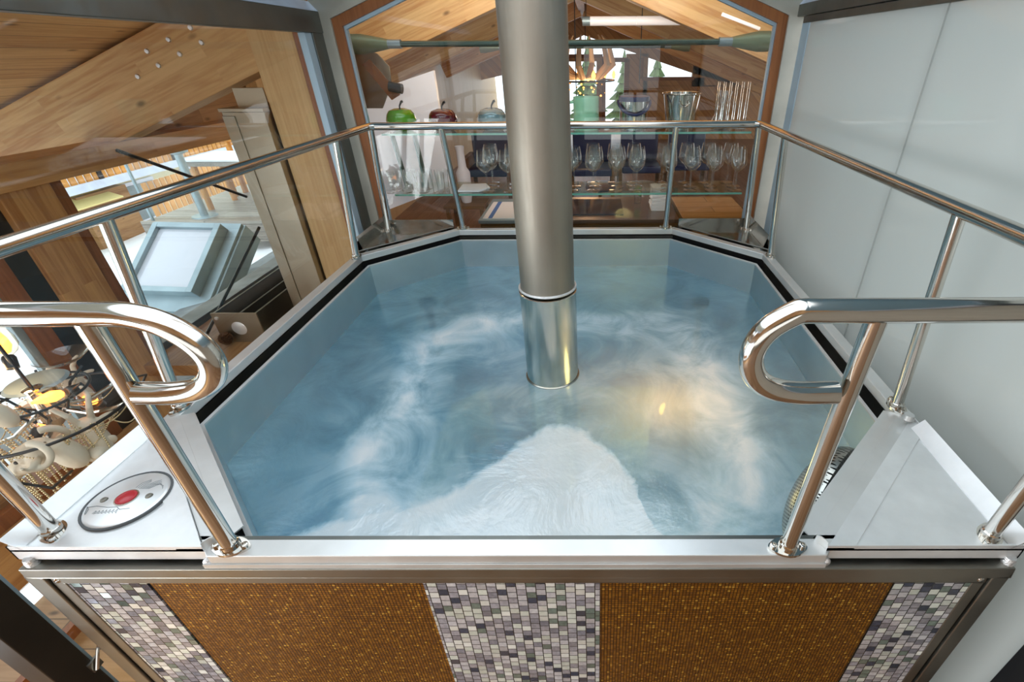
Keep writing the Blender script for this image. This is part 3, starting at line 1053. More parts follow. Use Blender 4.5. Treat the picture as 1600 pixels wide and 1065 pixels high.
for sx in (-0.5, 0.5):
    MB().tube([(sx, 0, 0), (sx, 0, 0.95)], 0.05, 10).build('leg', M['slatorange'], ch)
    MB().tube([(sx, -0.3, 0), (sx, -0.3, 0.45)], 0.05, 10).build('leg', M['slatorange'], ch)
gr = thing('glass_railing', 'frameless glass railing with a slim steel post along the terrace edge', 'railing', (d0.x + 0.1, d0.y, DZ))
MB().box(0, 2.6, -0.008, 0.008, 0.05, 1.0).build('pane', M['pane'], gr, smooth=0)
MB().tube([(0.02, 0.0, 0), (0.02, 0.0, 1.05)], 0.022, 8).build('post', M['zinc'], gr)
MB().box(-0.15, 0.3, -0.04, 0.04, 1.0, 1.05).build('clamp', M['whitestrip'], gr, bevel=0.01)

# neighbouring chalet: cream walls, windows, orange slat balcony
XC = -12.0
cA, cB = at(60, 292, X=XC), at(400, 195, X=XC)
cz0 = at(250, 240, X=XC).z
bl = thing('chalet', 'cream neighbouring chalet with an orange slatted balcony, across the snow', 'building', (XC, cA.y, -4.0))
y1 = 9.0
MB().box(-4, 0, -3.0, y1, -0.05, 6).build('wall', M['cream'], bl, smooth=0)
bz0, bz1 = at(250, 252, X=XC + 0.8).z + 4.0, at(250, 228, X=XC + 0.8).z + 4.0
MB().box(0.0, 0.85, -3.0, y1, bz0 - 0.22, bz0 - 0.05).build('balcony_slab', M['whitestrip'], bl, smooth=0)
sl = MB()
k = -3.0
while k < y1:
    sl.box(0.76, 0.80, k, k + 0.13, bz0 - 0.05, bz1)
    k += 0.185
sl.box(0.70, 0.76, -3.0, y1, bz1 - 0.12, bz1 - 0.04)
sl.build('balcony_slats', M['slatorange'], bl, smooth=0)
for k in (-1.6, 0.6, 2.8, 5.0, 7.2):
    MB().box(0.72, 0.84, k, k + 0.10, bz0 - 0.1, bz1 + 0.1).build('balcony_post', M['blackmetal'], bl, smooth=0)
for k, wd in ((-2.2, 0.9), (-0.9, 0.7), (1.6, 1.2), (3.8, 0.9), (5.6, 1.3)):
    fw = MB().box(0.0, 0.05, k, k + wd, 0.2, bz0 - 0.45).build('window', M['white'], bl, smooth=0)
    MB().box(0.05, 0.06, k + 0.08, k + wd - 0.08, 0.28, bz0 - 0.53).build('pane', principled('dim window glass', '8f9a9c', 0.1), fw, smooth=0)
MB().prism([(0.02, -2.4, bz0 - 0.3), (0.75, -2.4, bz0 - 0.55), (0.75, 1.0, bz0 - 0.55), (0.02, 1.0, bz0 - 0.3)], (0, 0, 0.03)).build('awning', principled('yellow striped awning', 'e8d590', 0.8), bl, smooth=0)
MB().box(0.05, 0.45, 0.2, 1.5, 0.0, 1.3).build('shed_door', M['sillwood'], bl, smooth=0)
fc = thing('garden_fence', 'low orange picket fence in the snow in front of the chalet', 'fence', (XC + 2.6, at(235, 320, X=XC + 2.6).y, at(300, 322, X=XC + 2.6).z))
sl = MB()
for k in range(40):
    sl.box(0, 0.03, 0.16 * k, 0.16 * k + 0.11, 0.0, 0.75)
sl.build('pickets', M['slatorange'], fc, smooth=0)
MB().box(-0.05, 0, 0, 6.4, 0.5, 0.58).build('rail', M['slatorange'], fc, smooth=0)

# conifers beyond the far window
def conifer(x, y, z, h, r, label):
    t = thing('conifer', label, 'tree', (x, y, z), 'conifers beyond the loft end windows')
    MB().tube([(0, 0, 0), (0, 0, h * 0.95)], [0.12, 0.03], 8).build('trunk', M['cone'], t)
    m = MB()
    rnd = random.Random(x)
    for k in range(9):
        zz = h * (0.12 + 0.86 * k / 9)
        rr = r * (1 - k / 9.5)
        n = 14
        vs = [(0, 0, zz + h * 0.16)]
        for j in range(n):
            q = rr * rnd.uniform(0.65, 1.1) * (1 if j % 2 else 0.75)
            vs.append((q * math.cos(2 * PI * j / n), q * math.sin(2 * PI * j / n), zz - 0.12 * rr * rnd.random()))
        vs.append((0, 0, zz + 0.03 * h))
        m.add(vs, [(0, j + 1, (j + 1) % n + 1) for j in range(n)] + [(n + 1, (j + 1) % n + 1, j + 1) for j in range(n)])
    m.build('branches', M['leafgreen'], t, smooth=0)


conifer(1.2, 21.0, -3.2, 3.2, 1.0, 'dark conifer seen through the loft end door')
conifer(2.6, 22.0, -3.2, 3.0, 1.3, 'dark conifer seen through the slanted end window')
conifer(-0.2, 24.0, -3.0, 3.6, 1.1, 'dark conifer seen through the gable window above the lit chandelier')
conifer(-2.6, 20.0, -3.2, 3.2, 1.1, 'dark conifer seen at the glazed corner past the grey apple jar')

# ================================================================== STAIR HALL THINGS
cb = thing('steel_cabinet', 'tall stainless steel casing standing on the board ledge behind the glass wall', 'cabinet', (-1.95, 3.12, -1.70))
MB().box(-0.19, 0.055, -0.12, 0.30, 0.0, 1.42).build('casing', M['steelbox'], cb, bevel=0.004)
MB().box(-0.19, -0.12, -0.128, -0.12, 0.02, 1.40).build('cover_strip', M['steelbox'], cb, bevel=0.002)
MB().box(-0.20, 0.06, -0.13, 0.31, 1.42, 1.44).build('lid', M['steelbox'], cb, bevel=0.003)
bx = thing('junction_plate', 'small grey steel plate screwed to the timber above the steel casing', 'plate', (-1.97, 3.05, 0.0))
bx.location = (-2.0, 3.20, -0.20)
MB().box(-0.08, 0.10, -0.13, -0.12, -0.10, 0.04).build('plate', M['steelbox'], bx, bevel=0.003)
tr = thing('steel_trough', 'low dark steel channel lying on the board ledge under the window', 'channel', (-2.42, 2.80, -1.70))
m = MB()
m.box(-0.15, -0.135, 0, 1.1, 0.02, 0.22)
m.box(0.135, 0.15, 0, 1.1, 0.02, 0.22)
m.box(-0.15, 0.15, 0, 1.1, 0.005, 0.02)
m.box(-0.02, -0.005, 0, 1.1, 0.02, 0.19)
m.build('channel', M['darkframe'], tr, smooth=0)
e = MB()
e.box(-0.155, 0.155, -0.012, 0.0, 0.0, 0.225)
e.build('end_plate', M['steelbox'], tr, bevel=0.003)
MB().lathe([(0.0, 0.002), (0.045, 0.002), (0.05, 0.0)], 20, M=Matrix.Rotation(PI / 2, 3, 'X')).build('knockout', M['tray'], tr, loc=(0.0, -0.013, 0.11))
for sx, sz in ((-0.12, 0.19), (-0.1, 0.03)):
    MB().lathe([(0.0, 0.012), (0.012, 0.010), (0.012, 0.0)], 10, M=Matrix.Rotation(PI / 2, 3, 'X')).build('screw', M['weld'], tr, loc=(sx, -0.012, sz))
MB().box(0.15, 0.25, 0.02, 0.12, 0.0, 0.008).build('foot', M['tray'], tr, smooth=0)

pc = MB()
rnd = random.Random(3)
for k in range(9):
    z = 0.01 + 0.0085 * k
    rr = 0.034 * math.sin(PI * (k + 1.6) / 11.5)
    for j in range(11):
        a = 2 * PI * (j + 0.5 * (k % 2)) / 11
        Mx = Matrix.Rotation(a, 3, 'Z') @ Matrix.Rotation(-0.5, 3, 'Y')
        pc.ball((rr * math.cos(a), rr * math.sin(a), z), (0.014, 0.009, 0.004), 6, 4, Mx)
pc.ball((0, 0, 0.045), (0.02, 0.02, 0.042), 8, 6)
tag(pc.build('pine_cone', M['cone'], loc=at(357, 538, Z=-1.69)), 'small brown pine cone lying on the board ledge', 'pine cone')

for (a, b, lab) in [((183, 235), (385, 307), 'black bracing cable falling from the eave purlin behind the glass wall'),
                    ((405, 355), (322, 524), 'black bracing cable rising from the board ledge in front of the slate roof')]:
    p, q = at(*a, X=-2.72), at(*b, X=-2.72)
    tag(MB().tube([p, q], 0.011, 8).build('bracing_cable', M['blackmetal']), lab, 'cable')

# --- chandelier with porcelain animal heads
CH = at(82, 648, X=-2.12)
chd = thing('animal_chandelier', 'hanging chandelier of porcelain animal heads, bead chains and lit bulbs in the stair hall', 'chandelier', CH)


def circ(r, z, n=48, cx=0, cy=0, a0=0, a1=2 * PI):
    return [(cx + r * math.cos(a0 + (a1 - a0) * i / n), cy + r * math.sin(a0 + (a1 - a0) * i / n), z) for i in range(n + 1)]


MB().tube(circ(0.26, 0.02), 0.006, 8, caps=False).build('hoop', M['blackmetal'], chd)
MB().tube(circ(0.15, 0.10), 0.005, 8, caps=False).build('hoop', M['blackmetal'], chd)
MB().lathe([(0.0, 0.14), (0.03, 0.13), (0.035, 0.05), (0.05, 0.03), (0.05, 0.0), (0.02, -0.04), (0.0, -0.06)], 20).build('hub', M['chrome'], chd)
MB().tube([(0, 0, 0.12), (0, 0, 0.0 - CH.z + zr(CH.x) - 0.02)], 0.006, 8).build('hanging_rod', M['blackmetal'], chd)
MB().lathe([(0.0, 0.012), (0.085, 0.012), (0.095, 0.004), (0.09, 0.0), (0.04, -0.006)], 28, (-0.04, 0.05, 0.115)).build('plate', M['zinc'], chd)
MB().lathe([(0.03, 0.0), (0.06, 0.012), (0.082, 0.03), (0.086, 0.034), (0.08, 0.030), (0.05, 0.012), (0.0, 0.006)], 28, (-0.02, 0.16, 0.14)).build('glass_dish', M['drink'], chd)
for a in (0.2, 1.25, 2.3, 3.35, 4.4, 5.4):
    c, s = math.cos(a), math.sin(a)
    MB().tube([(0.03 * c, 0.03 * s, 0.03), (0.12 * c, 0.12 * s, -0.01), (0.20 * c, 0.20 * s, 0.0), (0.26 * c, 0.26 * s, 0.02)], 0.008, 8).build('arm', M['chrome'], chd)
    MB().tube([(0.05 * c, 0.05 * s, 0.0), (0.10 * c, 0.10 * s, 0.09), (0.16 * c, 0.16 * s, 0.13)], 0.0045, 6).build('spike', M['blackmetal'], chd)


def bulb(x, y, z, rot):
    Mx = Euler(rot).to_matrix()
    h = MB().lathe([(0.0, -0.05), (0.018, -0.05), (0.02, -0.01), (0.016, 0.0), (0.0, 0.0)], 14, (x, y, z), Mx).build('bulb_holder', M['cuff'], chd)
    g = MB().lathe([(0.012, 0.0), (0.032, 0.02), (0.040, 0.045), (0.036, 0.075), (0.020, 0.115), (0.006, 0.145), (0.0, 0.15)], 18, (x, y, z), Mx).build('bulb', M['bulbglass'], chd)
    MB().lathe([(0.0, 0.006), (0.014, 0.015), (0.022, 0.04), (0.017, 0.07), (0.006, 0.10), (0.0, 0.105)], 12, (x, y, z), Mx).build('filament', M['bulb'], g)


def near(u, v, X):
    return at(u, v, X=X) - CH


for u, v, X, r_ in ((104, 612, -2.02, (1.25, -0.75, 0.0)), (12, 556, -2.15, (-0.5, -0.5, 0)), (62, 668, -2.18, (-0.9, 0.2, 0)), (150, 628, -2.25, (0.6, 0.5, 0))):
    p_ = near(u, v, X)
    bulb(p_.x, p_.y, p_.z, r_)


def animal_head(loc, rz, scale, kind):
    """one porcelain head: skull, muzzle, ears or horns, melted into one surface"""
    m = MB()
    m.ball((0, 0, 0), (0.046, 0.040, 0.044), 20, 14)
    m.ball((0.050, 0, -0.020), (0.046, 0.026, 0.027), 18, 12)
    m.ball((0.090, 0, -0.032), (0.020, 0.024, 0.019), 16, 10)
    m.ball((0.020, 0, 0.022), (0.030, 0.026, 0.018), 14, 10)
    m.ball((-0.045, 0, -0.040), (0.036, 0.032, 0.060), 16, 12)
    for s in (-1, 1):
        m.ball((0.026, s * 0.030, 0.010), (0.014, 0.009, 0.011), 10, 8)
        m.ball((0.104, s * 0.012, -0.026), (0.007, 0.007, 0.006), 8, 6)
        if kind == 'ram':
            pts, rs = [], []
            for i in range(17):
                t = i / 16 * 5.2
                q = 0.040 - 0.0045 * t
                pts.append((-0.024 - q * math.sin(t) * 0.9, s * (0.030 + 0.013 * t), 0.010 + q * math.cos(t)))
                rs.append(0.0120 - 0.0014 * t)
            m.tube(pts, rs, 10)
            m.ball((-0.015, s * 0.060, 0.0), (0.009, 0.026, 0.012), 10, 8)
        elif kind == 'antelope':
            m.tube([(-0.01, s * 0.018, 0.030), (-0.03, s * 0.030, 0.075), (-0.022, s * 0.048, 0.115), (0.008, s * 0.050, 0.145), (0.030, s * 0.038, 0.150)], [0.0115, 0.010, 0.0085, 0.0065, 0.004], 10)
            m.ball((-0.02, s * 0.058, 0.018), (0.009, 0.034, 0.014), 10, 8)
        else:
            m.ball((-0.015, s * 0.045, 0.034), (0.009, 0.020, 0.026), 12, 8, Matrix.Rotation(s * -0.5, 3, 'X'))
    o = m.build('animal_head', M['ceramic'], chd, smooth=180)
    rm = o.modifiers.new('skin', 'REMESH')
    rm.mode, rm.voxel_size, rm.use_smooth_shade = 'VOXEL', 0.0032, True
    sm = o.modifiers.new('soft', 'SMOOTH')
    sm.factor, sm.iterations = 0.5, 4
    o.location, o.rotation_euler, o.scale = loc, (0, 0.25, rz), (scale * 0.85,) * 3
    for s in (-1, 1):
        MB().ball((0.034, s * 0.035, 0.013), 0.0055, 8, 6).build('eye', M['black'], o)
    return o


for u, v, X, rz, sc_, kind in ((140, 668, -1.98, 2.6, 1.25, 'antelope'), (62, 706, -2.02, -2.7, 1.45, 'ram'), (158, 706, -1.93, -0.9, 1.15, 'ear'), (118, 600, -2.28, -0.4, 1.1, 'antelope'), (-40, 650, -2.1, -2.4, 1.1, 'ram')):
    animal_head(near(u, v, X), rz, sc_, kind)


def chain(p, q, sag, r=0.0042):
    p, q = Vector(p), Vector(q)
    n = max(6, int(((q - p).length + sag) / (r * 2.3)))
    m = MB()
    for i in range(n + 1):
        t = i / n
        c = p.lerp(q, t)
        c.z -= sag * 4 * t * (1 - t)
        m.ball(c, r, 5, 4)
    return m.build('bead_chain', M['pearl'], chd, smooth=180)


rnd = random.Random(11)
for k in range(46):
    a = rnd.uniform(2.2, 6.0)
    r_ = 0.08 + 0.18 * rnd.random()
    x, y = r_ * math.cos(a), r_ * math.sin(a)
    chain((x, y, rnd.uniform(-0.02, 0.03)), (x * 0.85 + rnd.uniform(-.02, .02), y * 0.85 + rnd.uniform(-.02, .02), rnd.uniform(-0.30, -0.18)), 0.0, 0.0045)
for k in range(14):
    a = rnd.uniform(0, 2 * PI)
    b = a + rnd.uniform(0.5, 1.4)
    chain((0.26 * math.cos(a), 0.26 * math.sin(a), 0.02), (0.26 * math.cos(b), 0.26 * math.sin(b), 0.02), rnd.uniform(0.04, 0.12), 0.003)
m = MB()
for k in range(3):
    a = 1.0 + 1.9 * k
    m.tube([(0.26 * math.cos(a), 0.26 * math.sin(a), 0.02), (0.32 * math.cos(a + .2), 0.32 * math.sin(a + .2), -0.02), (0.30 * math.cos(a + .5), 0.30 * math.sin(a + .5), -0.13), (0.18 * math.cos(a + .6), 0.18 * math.sin(a + .6), -0.16)], 0.005, 6)
m.build('cable', M['blackmetal'], chd)

# hook on the steel post of the glass wall
hk = at(145, 1015, X=XL)
h = thing('window_hook', 'small steel hook latch on the dark post below the tub corner', 'hook', hk)
MB().box(-0.002, 0.006, -0.035, -0.005, -0.06, -0.02).build('plate', M['frame'], h, bevel=0.001)
MB().tube([(0.012, -0.03, -0.05), (0.015, -0.0, 0.0), (0.015, 0.03, 0.03), (0.015, 0.05, 0.025), (0.015, 0.05, 0.008)], 0.0045, 8).build('arm', M['chrome'], h)

# ================================================================== LOFT THINGS
def tie_rod(y, x0, x1, z, label, plate):
    t = thing('tie_rod', label, 'tie rod', (0, y, z))
    MB().tube([(x0 + 0.30, 0, 0), (x1 - 0.30, 0, 0)], 0.017, 12).build('rod', M['rod'], t)
    for s, x in ((1, x0), (-1, x1)):
        MB().tube([(x, 0, 0), (x + s * 0.07, 0, 0), (x + s * 0.19, 0, 0), (x + s * 0.23, 0, 0)], [0.055, 0.055, 0.034, 0.026], 16).build('fork_end', M['fork'], t)
        MB().tube([(x + s * 0.22, 0, 0), (x + s * 0.31, 0, 0)], 0.025, 14).build('sleeve', M['zinc'], t)
    if plate:
        MB().prism([(x0 - 0.06, 0.02, 0.02), (x0 + 0.14, 0.02, -0.05), (x0 + 0.20, 0.02, -0.12), (x0 + 0.19, 0.02, -0.22), (x0 + 0.10, 0.02, -0.36), (x0 - 0.06, 0.02, -0.36)], (0, 0.012, 0)).build('gusset_plate', M['steelbox'], t, bevel=0.002)
        MB().prism([(x0 + 0.09, 0.0, -0.08), (x0 + 0.24, 0.0, -0.28), (x0 + 0.18, 0.0, -0.31), (x0 + 0.04, 0.0, -0.11)], (0, 0.015, 0)).build('gusset_rib', M['trimwood'], t, smooth=0)
        MB().tube([(x0 + 0.19, -0.02, -0.23), (x0 + 0.27, -0.02, -0.245)], 0.03, 14).build('spigot', M['blackmetal'], t)
    return t


tie_rod(3.46, -1.50, 1.09, 0.052, 'dark steel tie rod with cast fork ends just behind the gable glass', True)
tie_rod(6.9, -1.40, 1.20, 0.058, 'thinner looking tie rod further back in the loft under the second rafters', False)

for u, v, lab in [(900, 130, 'thin black ceiling cable beside the flue'), (999, 130, 'thin black ceiling cable behind the navy handled bucket')]:
    p = at(u, v, Y=5.4)
    tag(MB().tube([(p.x, 5.4, p.z - (0.25 if u == 900 else 0)), (p.x, 5.4, zr(p.x) - 0.01)], 0.005, 6).build('ceiling_cable', M['black']), lab, 'cable')
pa, pb = at(922, 33, Y=5.2), at(1086, 26, Y=5.2)
tl = thing('tube_lamp', 'long white tubular lamp hung level under the loft ceiling', 'lamp', (pa.x, 5.2, pa.z))  # plain white tube with a faint glow of its own
MB().tube([(0.0, 0, 0), (0.42, 0, 0)], 0.036, 16).build('tube', M['lampwhite'], tl)
MB().tube([(0.424, 0, 0), (pb.x - pa.x, 0, 0)], 0.036, 16).build('tube', M['lampwhite'], tl)
for x in (-0.07, pb.x - pa.x):
    MB().tube([(x, 0, 0), (x + 0.07, 0, 0)], 0.036, 16).build('end_cap', M['zinc'], tl)
    MB().tube([(x + 0.035, 0, 0.03), (x + 0.035, 0, zr(pa.x + x) - pa.z - 0.02)], 0.003, 6).build('hanger', M['black'], tl)
# bright strip lamp by the frame corner
p, q = at(1128, 22, Y=3.9), at(1187, 45, Y=3.9)
tag(MB().tube([p, q], 0.011, 10).build('strip_lamp', M['lampwhite']), 'short slim white strip lamp fixed on the sloping ceiling near the gable corner', 'lamp')

# roof light glass in the loft's left slope stays open to the sky; white panel added for a reflection in the gable glass
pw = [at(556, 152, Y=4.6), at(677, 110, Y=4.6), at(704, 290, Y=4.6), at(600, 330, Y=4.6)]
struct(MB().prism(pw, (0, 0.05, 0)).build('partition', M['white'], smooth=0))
for u0, u1, lab in [(611, 638, 'slim dark upright on the white partition under the green apple jar'), (646, 668, 'slim dark upright on the white partition under the dark red apple jar')]:
    a, b = at(u0, 205, Y=4.52), at(u1, 296, Y=4.52)
    tag(MB().tube([a, b], 0.022, 8).build('slim_upright', M['rod']), lab, 'post')  # dark strips of the same reflection, built as solid rods

# glass shelves
def shelf(z, y0, y1, label):
    t = thing('glass_shelf', label, 'shelf', (-0.18, y0, z))
    MB().box(-1.19, 1.2, 0.004, y1 - y0, -0.012, 0).build('sheet', M['shelfglass'], t, smooth=0)
    MB().box(-1.19, 1.2, 0.0, 0.004, -0.012, 0).build('front_edge', M['shelfedge'], t, smooth=0)
    return t


SY0, SY1 = 3.30, 3.66
ZU, ZLW = -0.440, -0.826
shelf(ZU, SY0, SY1, 'upper glass shelf behind the gable window, carrying apple jars and buckets')
shelf(ZLW, SY0, SY1, 'lower glass shelf behind the gable window, carrying drinking glasses')


def wine_glass_mesh():
    m = MB()
    m.lathe([(0.0, 0.003), (0.036, 0.0), (0.037, 0.003), (0.012, 0.008), (0.004, 0.016), (0.0035, 0.095), (0.006, 0.103), (0.026, 0.120), (0.043, 0.142),
             (0.0445, 0.150), (0.041, 0.185), (0.034, 0.228), (0.0328, 0.228), (0.0398, 0.185), (0.0432, 0.150), (0.0415, 0.143), (0.025, 0.1215), (0.0, 0.106)], 20)
    return m


wg0 = wine_glass_mesh().build('wine_glass', M['drink'], smooth=60)
first = True
GZ = ZLW + 0.0005
cols = [(762, 0, 3), (796, 1, 3), (893, 2, 2), (927, 0, 3), (962, 0, 3), (993, 0, 3), (1042, 1, 3), (1078, 0, 3), (1112, 0, 3), (1148, 0, 3)]
place_words = ['second from the flue, partition side', 'next to the flue, partition side', 'just past the flue', 'second past the flue', 'third past the flue', 'fourth past the flue',
               'behind the rail post', 'just past the rail post', 'second past the rail post', 'at the shelf end']
depth_words = ['front', 'middle', 'rear']
for ci, (u, _, n) in enumerate(cols):
    for k in range(n):
        y = SY0 + 0.06 + 0.118 * k
        x = at(u, 300, Y=SY0 + 0.05).x + 0.018 * (k % 2)
        o = wg0 if first else wg0.copy()
        if not first:
            C.objects.link(o)
        first = False
        o.location = (x, y, GZ)
        o.scale = (1.27, 1.27, 1.2)
        o.rotation_euler = (0, 0, random.random() * 6)
        tag(o, 'stemmed wine glass, %s of the row %s' % (depth_words[k], place_words[ci]), 'wine glass', 'wine glasses on the lower shelf')

tm = MB().lathe([(0.0, 0.0), (0.030, 0.0), (0.036, 0.004), (0.041, 0.100), (0.0395, 0.100), (0.0345, 0.012), (0.0, 0.010)], 20)
tm0 = tm.build('tumbler', M['drink'], smooth=50)
first = True
tw = ['by the gable frame', 'second from the gable frame', 'third from the gable frame', 'fourth from the gable frame']
for k in range(4):
    for j in range(2):
        o = tm0 if first else tm0.copy()
        if not first:
            C.objects.link(o)
        first = False
        o.location = (at(612 + 25 * k, 302, Y=SY0 + 0.05).x, SY0 + 0.055 + 0.10 * j, GZ)
        o.scale = (1.15, 1.15, 1.3)
        tag(o, 'clear straight tumbler on the lower shelf, %s, %s row' % (tw[k], 'front' if j == 0 else 'rear'), 'tumbler', 'tumblers on the lower shelf')
cl = at(735, 300, Y=3.42)
tag(MB().prism([(-0.09, -0.10, 0), (0.06, -0.10, 0), (0.12, 0.0, 0), (0.07, 0.12, 0), (-0.10, 0.10, 0)], (0, 0, 0.012)).build('folded_cloth', M['paper'], loc=(cl.x + 0.02, 3.44, ZLW + 0.001), bevel=0.004),
    'folded white checked cloth lying on the lower glass shelf', 'cloth')


def apple(u, y, mat, r, label, name='apple_jar', stem=True):
    x = at(u, 185, Y=y).x
    t = thing(name, label, 'jar', (x, y, ZU))
    MB().lathe([(0.0, 0.0), (r * 0.6, 0.0), (r * 0.92, r * 0.3), (r, r * 0.65), (r * 0.9, r * 1.0)], 28).build('bowl', mat, t, smooth=70)
    MB().lathe([(r * 0.9, r * 1.005), (r * 0.72, r * 1.24), (r * 0.4, r * 1.34), (r * 0.14, r * 1.26), (0.0, r * 1.16)], 28).build('lid', mat, t, smooth=70)
    if stem:
        MB().tube([(0, 0, r * 1.18), (0.004, 0, r * 1.5), (0.02, 0, r * 1.75), (0.03, 0, r * 1.78)], [0.005, 0.005, 0.007, 0.008], 8).build('stem', M['cuff'], t)
    return t


apple(627, 3.46, M['green'], 0.098, 'glossy bright green apple shaped jar on the upper shelf')
apple(692, 3.46, M['darkred'], 0.095, 'glossy dark red apple shaped jar on the upper shelf')
apple(769, 3.46, M['greyenamel'], 0.098, 'silvery grey apple shaped jar on the upper shelf beside the flue')

jx = at(916, 180, Y=3.46).x
jg = thing('enamel_jug', 'mint green enamel jug with ribbed body on the upper shelf', 'jug', (jx, 3.46, ZU))
MB().lathe([(0.0, 0.0), (0.082, 0.0), (0.085, 0.01), (0.085, 0.055), (0.087, 0.058), (0.085, 0.061), (0.084, 0.10), (0.085, 0.19), (0.083, 0.195), (0.080, 0.19), (0.078, 0.02), (0.0, 0.015)], 32).build('body', M['mint'], jg)
MB().tube([(-0.082, 0, 0.165), (-0.125, 0, 0.16), (-0.135, 0, 0.11), (-0.12, 0, 0.06), (-0.083, 0, 0.045)], 0.009, 10).build('handle', M['mint'], jg)

ix = at(990, 180, Y=3.46).x
ib = thing('ice_bucket', 'steel ice bucket with a navy band and swing handle on the upper shelf', 'ice bucket', (ix, 3.46, ZU))
MB().lathe([(0.0, 0.0), (0.085, 0.0), (0.09, 0.01), (0.094, 0.17), (0.098, 0.19), (0.094, 0.192), (0.088, 0.17), (0.084, 0.012), (0.0, 0.01)], 32).build('body', M['chrome'], ib)
MB().lathe([(0.096, 0.168), (0.101, 0.17), (0.102, 0.195), (0.096, 0.198)], 32).build('rim_band', M['navy'], ib)
hp = [(0.104 * math.cos(a), -0.104 * math.sin(a), 0.17 - 0.075 * math.sin(a)) for a in [PI * i / 16 for i in range(17)]]
MB().tube(hp, 0.009, 8).build('handle', M['navy'], ib)

bxp = at(1063, 180, Y=3.46).x
cbk = thing('champagne_bucket', 'large polished steel champagne bucket with ring handles on the upper shelf', 'champagne bucket', (bxp, 3.46, ZU))
MB().lathe([(0.0, 0.0), (0.085, 0.0), (0.09, 0.01), (0.118, 0.205), (0.126, 0.21), (0.126, 0.216), (0.116, 0.214), (0.086, 0.012), (0.0, 0.01)], 36).build('body', M['chrome'], cbk)
for a in (-PI / 2, PI / 2):
    Mx = Matrix.Rotation(a, 3, 'Z')
    pts = [Mx @ Vector((0.122 + 0.006 * math.sin(t), 0.032 * math.cos(t), 0.172 + 0.030 * math.sin(t))) for t in [PI + PI * i / 14 for i in range(15)]]
    MB().tube(pts, 0.006, 8).build('ring_handle', M['chrome'], cbk)

cx_ = at(1128, 180, Y=3.44).x
tag(MB().lathe([(0.0, 0.0), (0.062, 0.0), (0.068, 0.01), (0.062, 0.055), (0.030, 0.125), (0.026, 0.140), (0.034, 0.160), (0.052, 0.225), (0.050, 0.225), (0.031, 0.161), (0.0235, 0.140), (0.028, 0.124),
                (0.059, 0.055), (0.064, 0.012), (0.0, 0.008)], 28).build('carafe', M['drink'], loc=(cx_, 3.44, ZU), smooth=50), 'clear waisted glass carafe at the end of the upper shelf', 'carafe')
# pale strokes of a reflection behind the carafe, built as wire pegs
dr = thing('drying_rack', 'wire drying rack of upright pegs behind the glass carafe', 'rack', (at(1140, 180, Y=3.58).x, 3.56, ZU))
MB().box(-0.11, 0.11, -0.04, 0.04, 0.0, 0.012).build('base', M['zinc'], dr, bevel=0.003)
for i in range(6):
    for j in range(2):
        MB().tube([(-0.10 + 0.04 * i, -0.025 + 0.05 * j, 0.012), (-0.10 + 0.04 * i, -0.025 + 0.05 * j, 0.27)], 0.0025, 6).build('peg', M['chrome'], dr)

# kitchen units under the shelves
def cabinet(u0, u1, yf, yb, z, label, top, name='kitchen_cabinet'):
    x0, x1 = at(u0, 340, Y=yf).x, at(u1, 340, Y=yf).x
    t = thing(name, label, 'cabinet', ((x0 + x1) / 2, (yf + yb) / 2, FZ))
    wv, dv, hv = (x1 - x0) / 2, (yb - yf) / 2, z - FZ
    MB().box(-wv, wv, -dv, dv, 0.0, hv - 0.03).build('body', M['brownwood'], t, bevel=0.004)
    MB().box(-wv - 0.01, wv + 0.01, -dv - 0.01, dv, hv - 0.029, hv).build('top', top, t, bevel=0.003)
    for s in (-1, 1):
        d = MB().box(min(s * 0.006, s * (wv - 0.01)), max(s * 0.006, s * (wv - 0.01)), -dv - 0.015, -dv, 0.08, hv - 0.05).build('door', M['brownwood'], t, bevel=0.003)
        MB().box(s * 0.05 - 0.05, s * 0.05 + 0.05, -dv - 0.03, -dv - 0.015, hv - 0.10, hv - 0.085).build('handle', M['black'], d, smooth=0)
    return t, x0, x1


KZ = -1.16
t, x0, x1 = cabinet(749, 850, 3.80, 4.45, KZ, 'brown kitchen cabinet under a white towel, behind the flue', M['zinc'])
tw_ = thing('tea_towel', 'white tea towel with a blue stripe spread on the kitchen cabinet', 'towel', (x0 + 0.02, 3.82, KZ))
MB().box(0.0, 0.50, 0.0, 0.50, 0.0, 0.008).build('cloth', M['paper'], tw_, bevel=0.003)
MB().box(0.045, 0.08, 0.0, 0.50, 0.0085, 0.0095).build('stripe', M['blueband'], tw_, smooth=0)
t, x0, x1 = cabinet(880, 1060, 3.80, 4.50, KZ, 'kitchen island with a dark worktop and hob, beside the flue', M['worktop'], 'kitchen_island')
tag(MB().box(x0 + 0.02, x0 + 0.50, 3.92, 4.40, KZ, KZ + 0.008).build('hob', M['hob'], bevel=0.003), 'black glass hob set on the dark kitchen worktop', 'hob')
nk = MB()
for k in range(14):
    nk.box(-0.07 + random.uniform(-.006, .006), 0.07 + random.uniform(-.006, .006), -0.07, 0.07, 0.012 * k, 0.012 * k + 0.010)
nl = at(1030, 330, Y=4.05)
for k in range(12):
    a = MB().box(-0.075, 0.075, -0.075, 0.075, 0, 0.016).build('linen_napkin', M['paper'], bevel=0.004, loc=(nl.x + random.uniform(-.008, .008), 4.10, KZ + 0.0165 * k), rot=(0, 0, random.uniform(-.1, .1)))
    tag(a, 'folded white napkin in the tall pile at the corner of the worktop', 'napkin', 'napkins piled on the worktop')
gp = thing('potted_sprig', 'tiny bright green sprig in a clear cup on the worktop', 'plant', (at(997, 300, Y=4.3).x, 4.30, KZ))
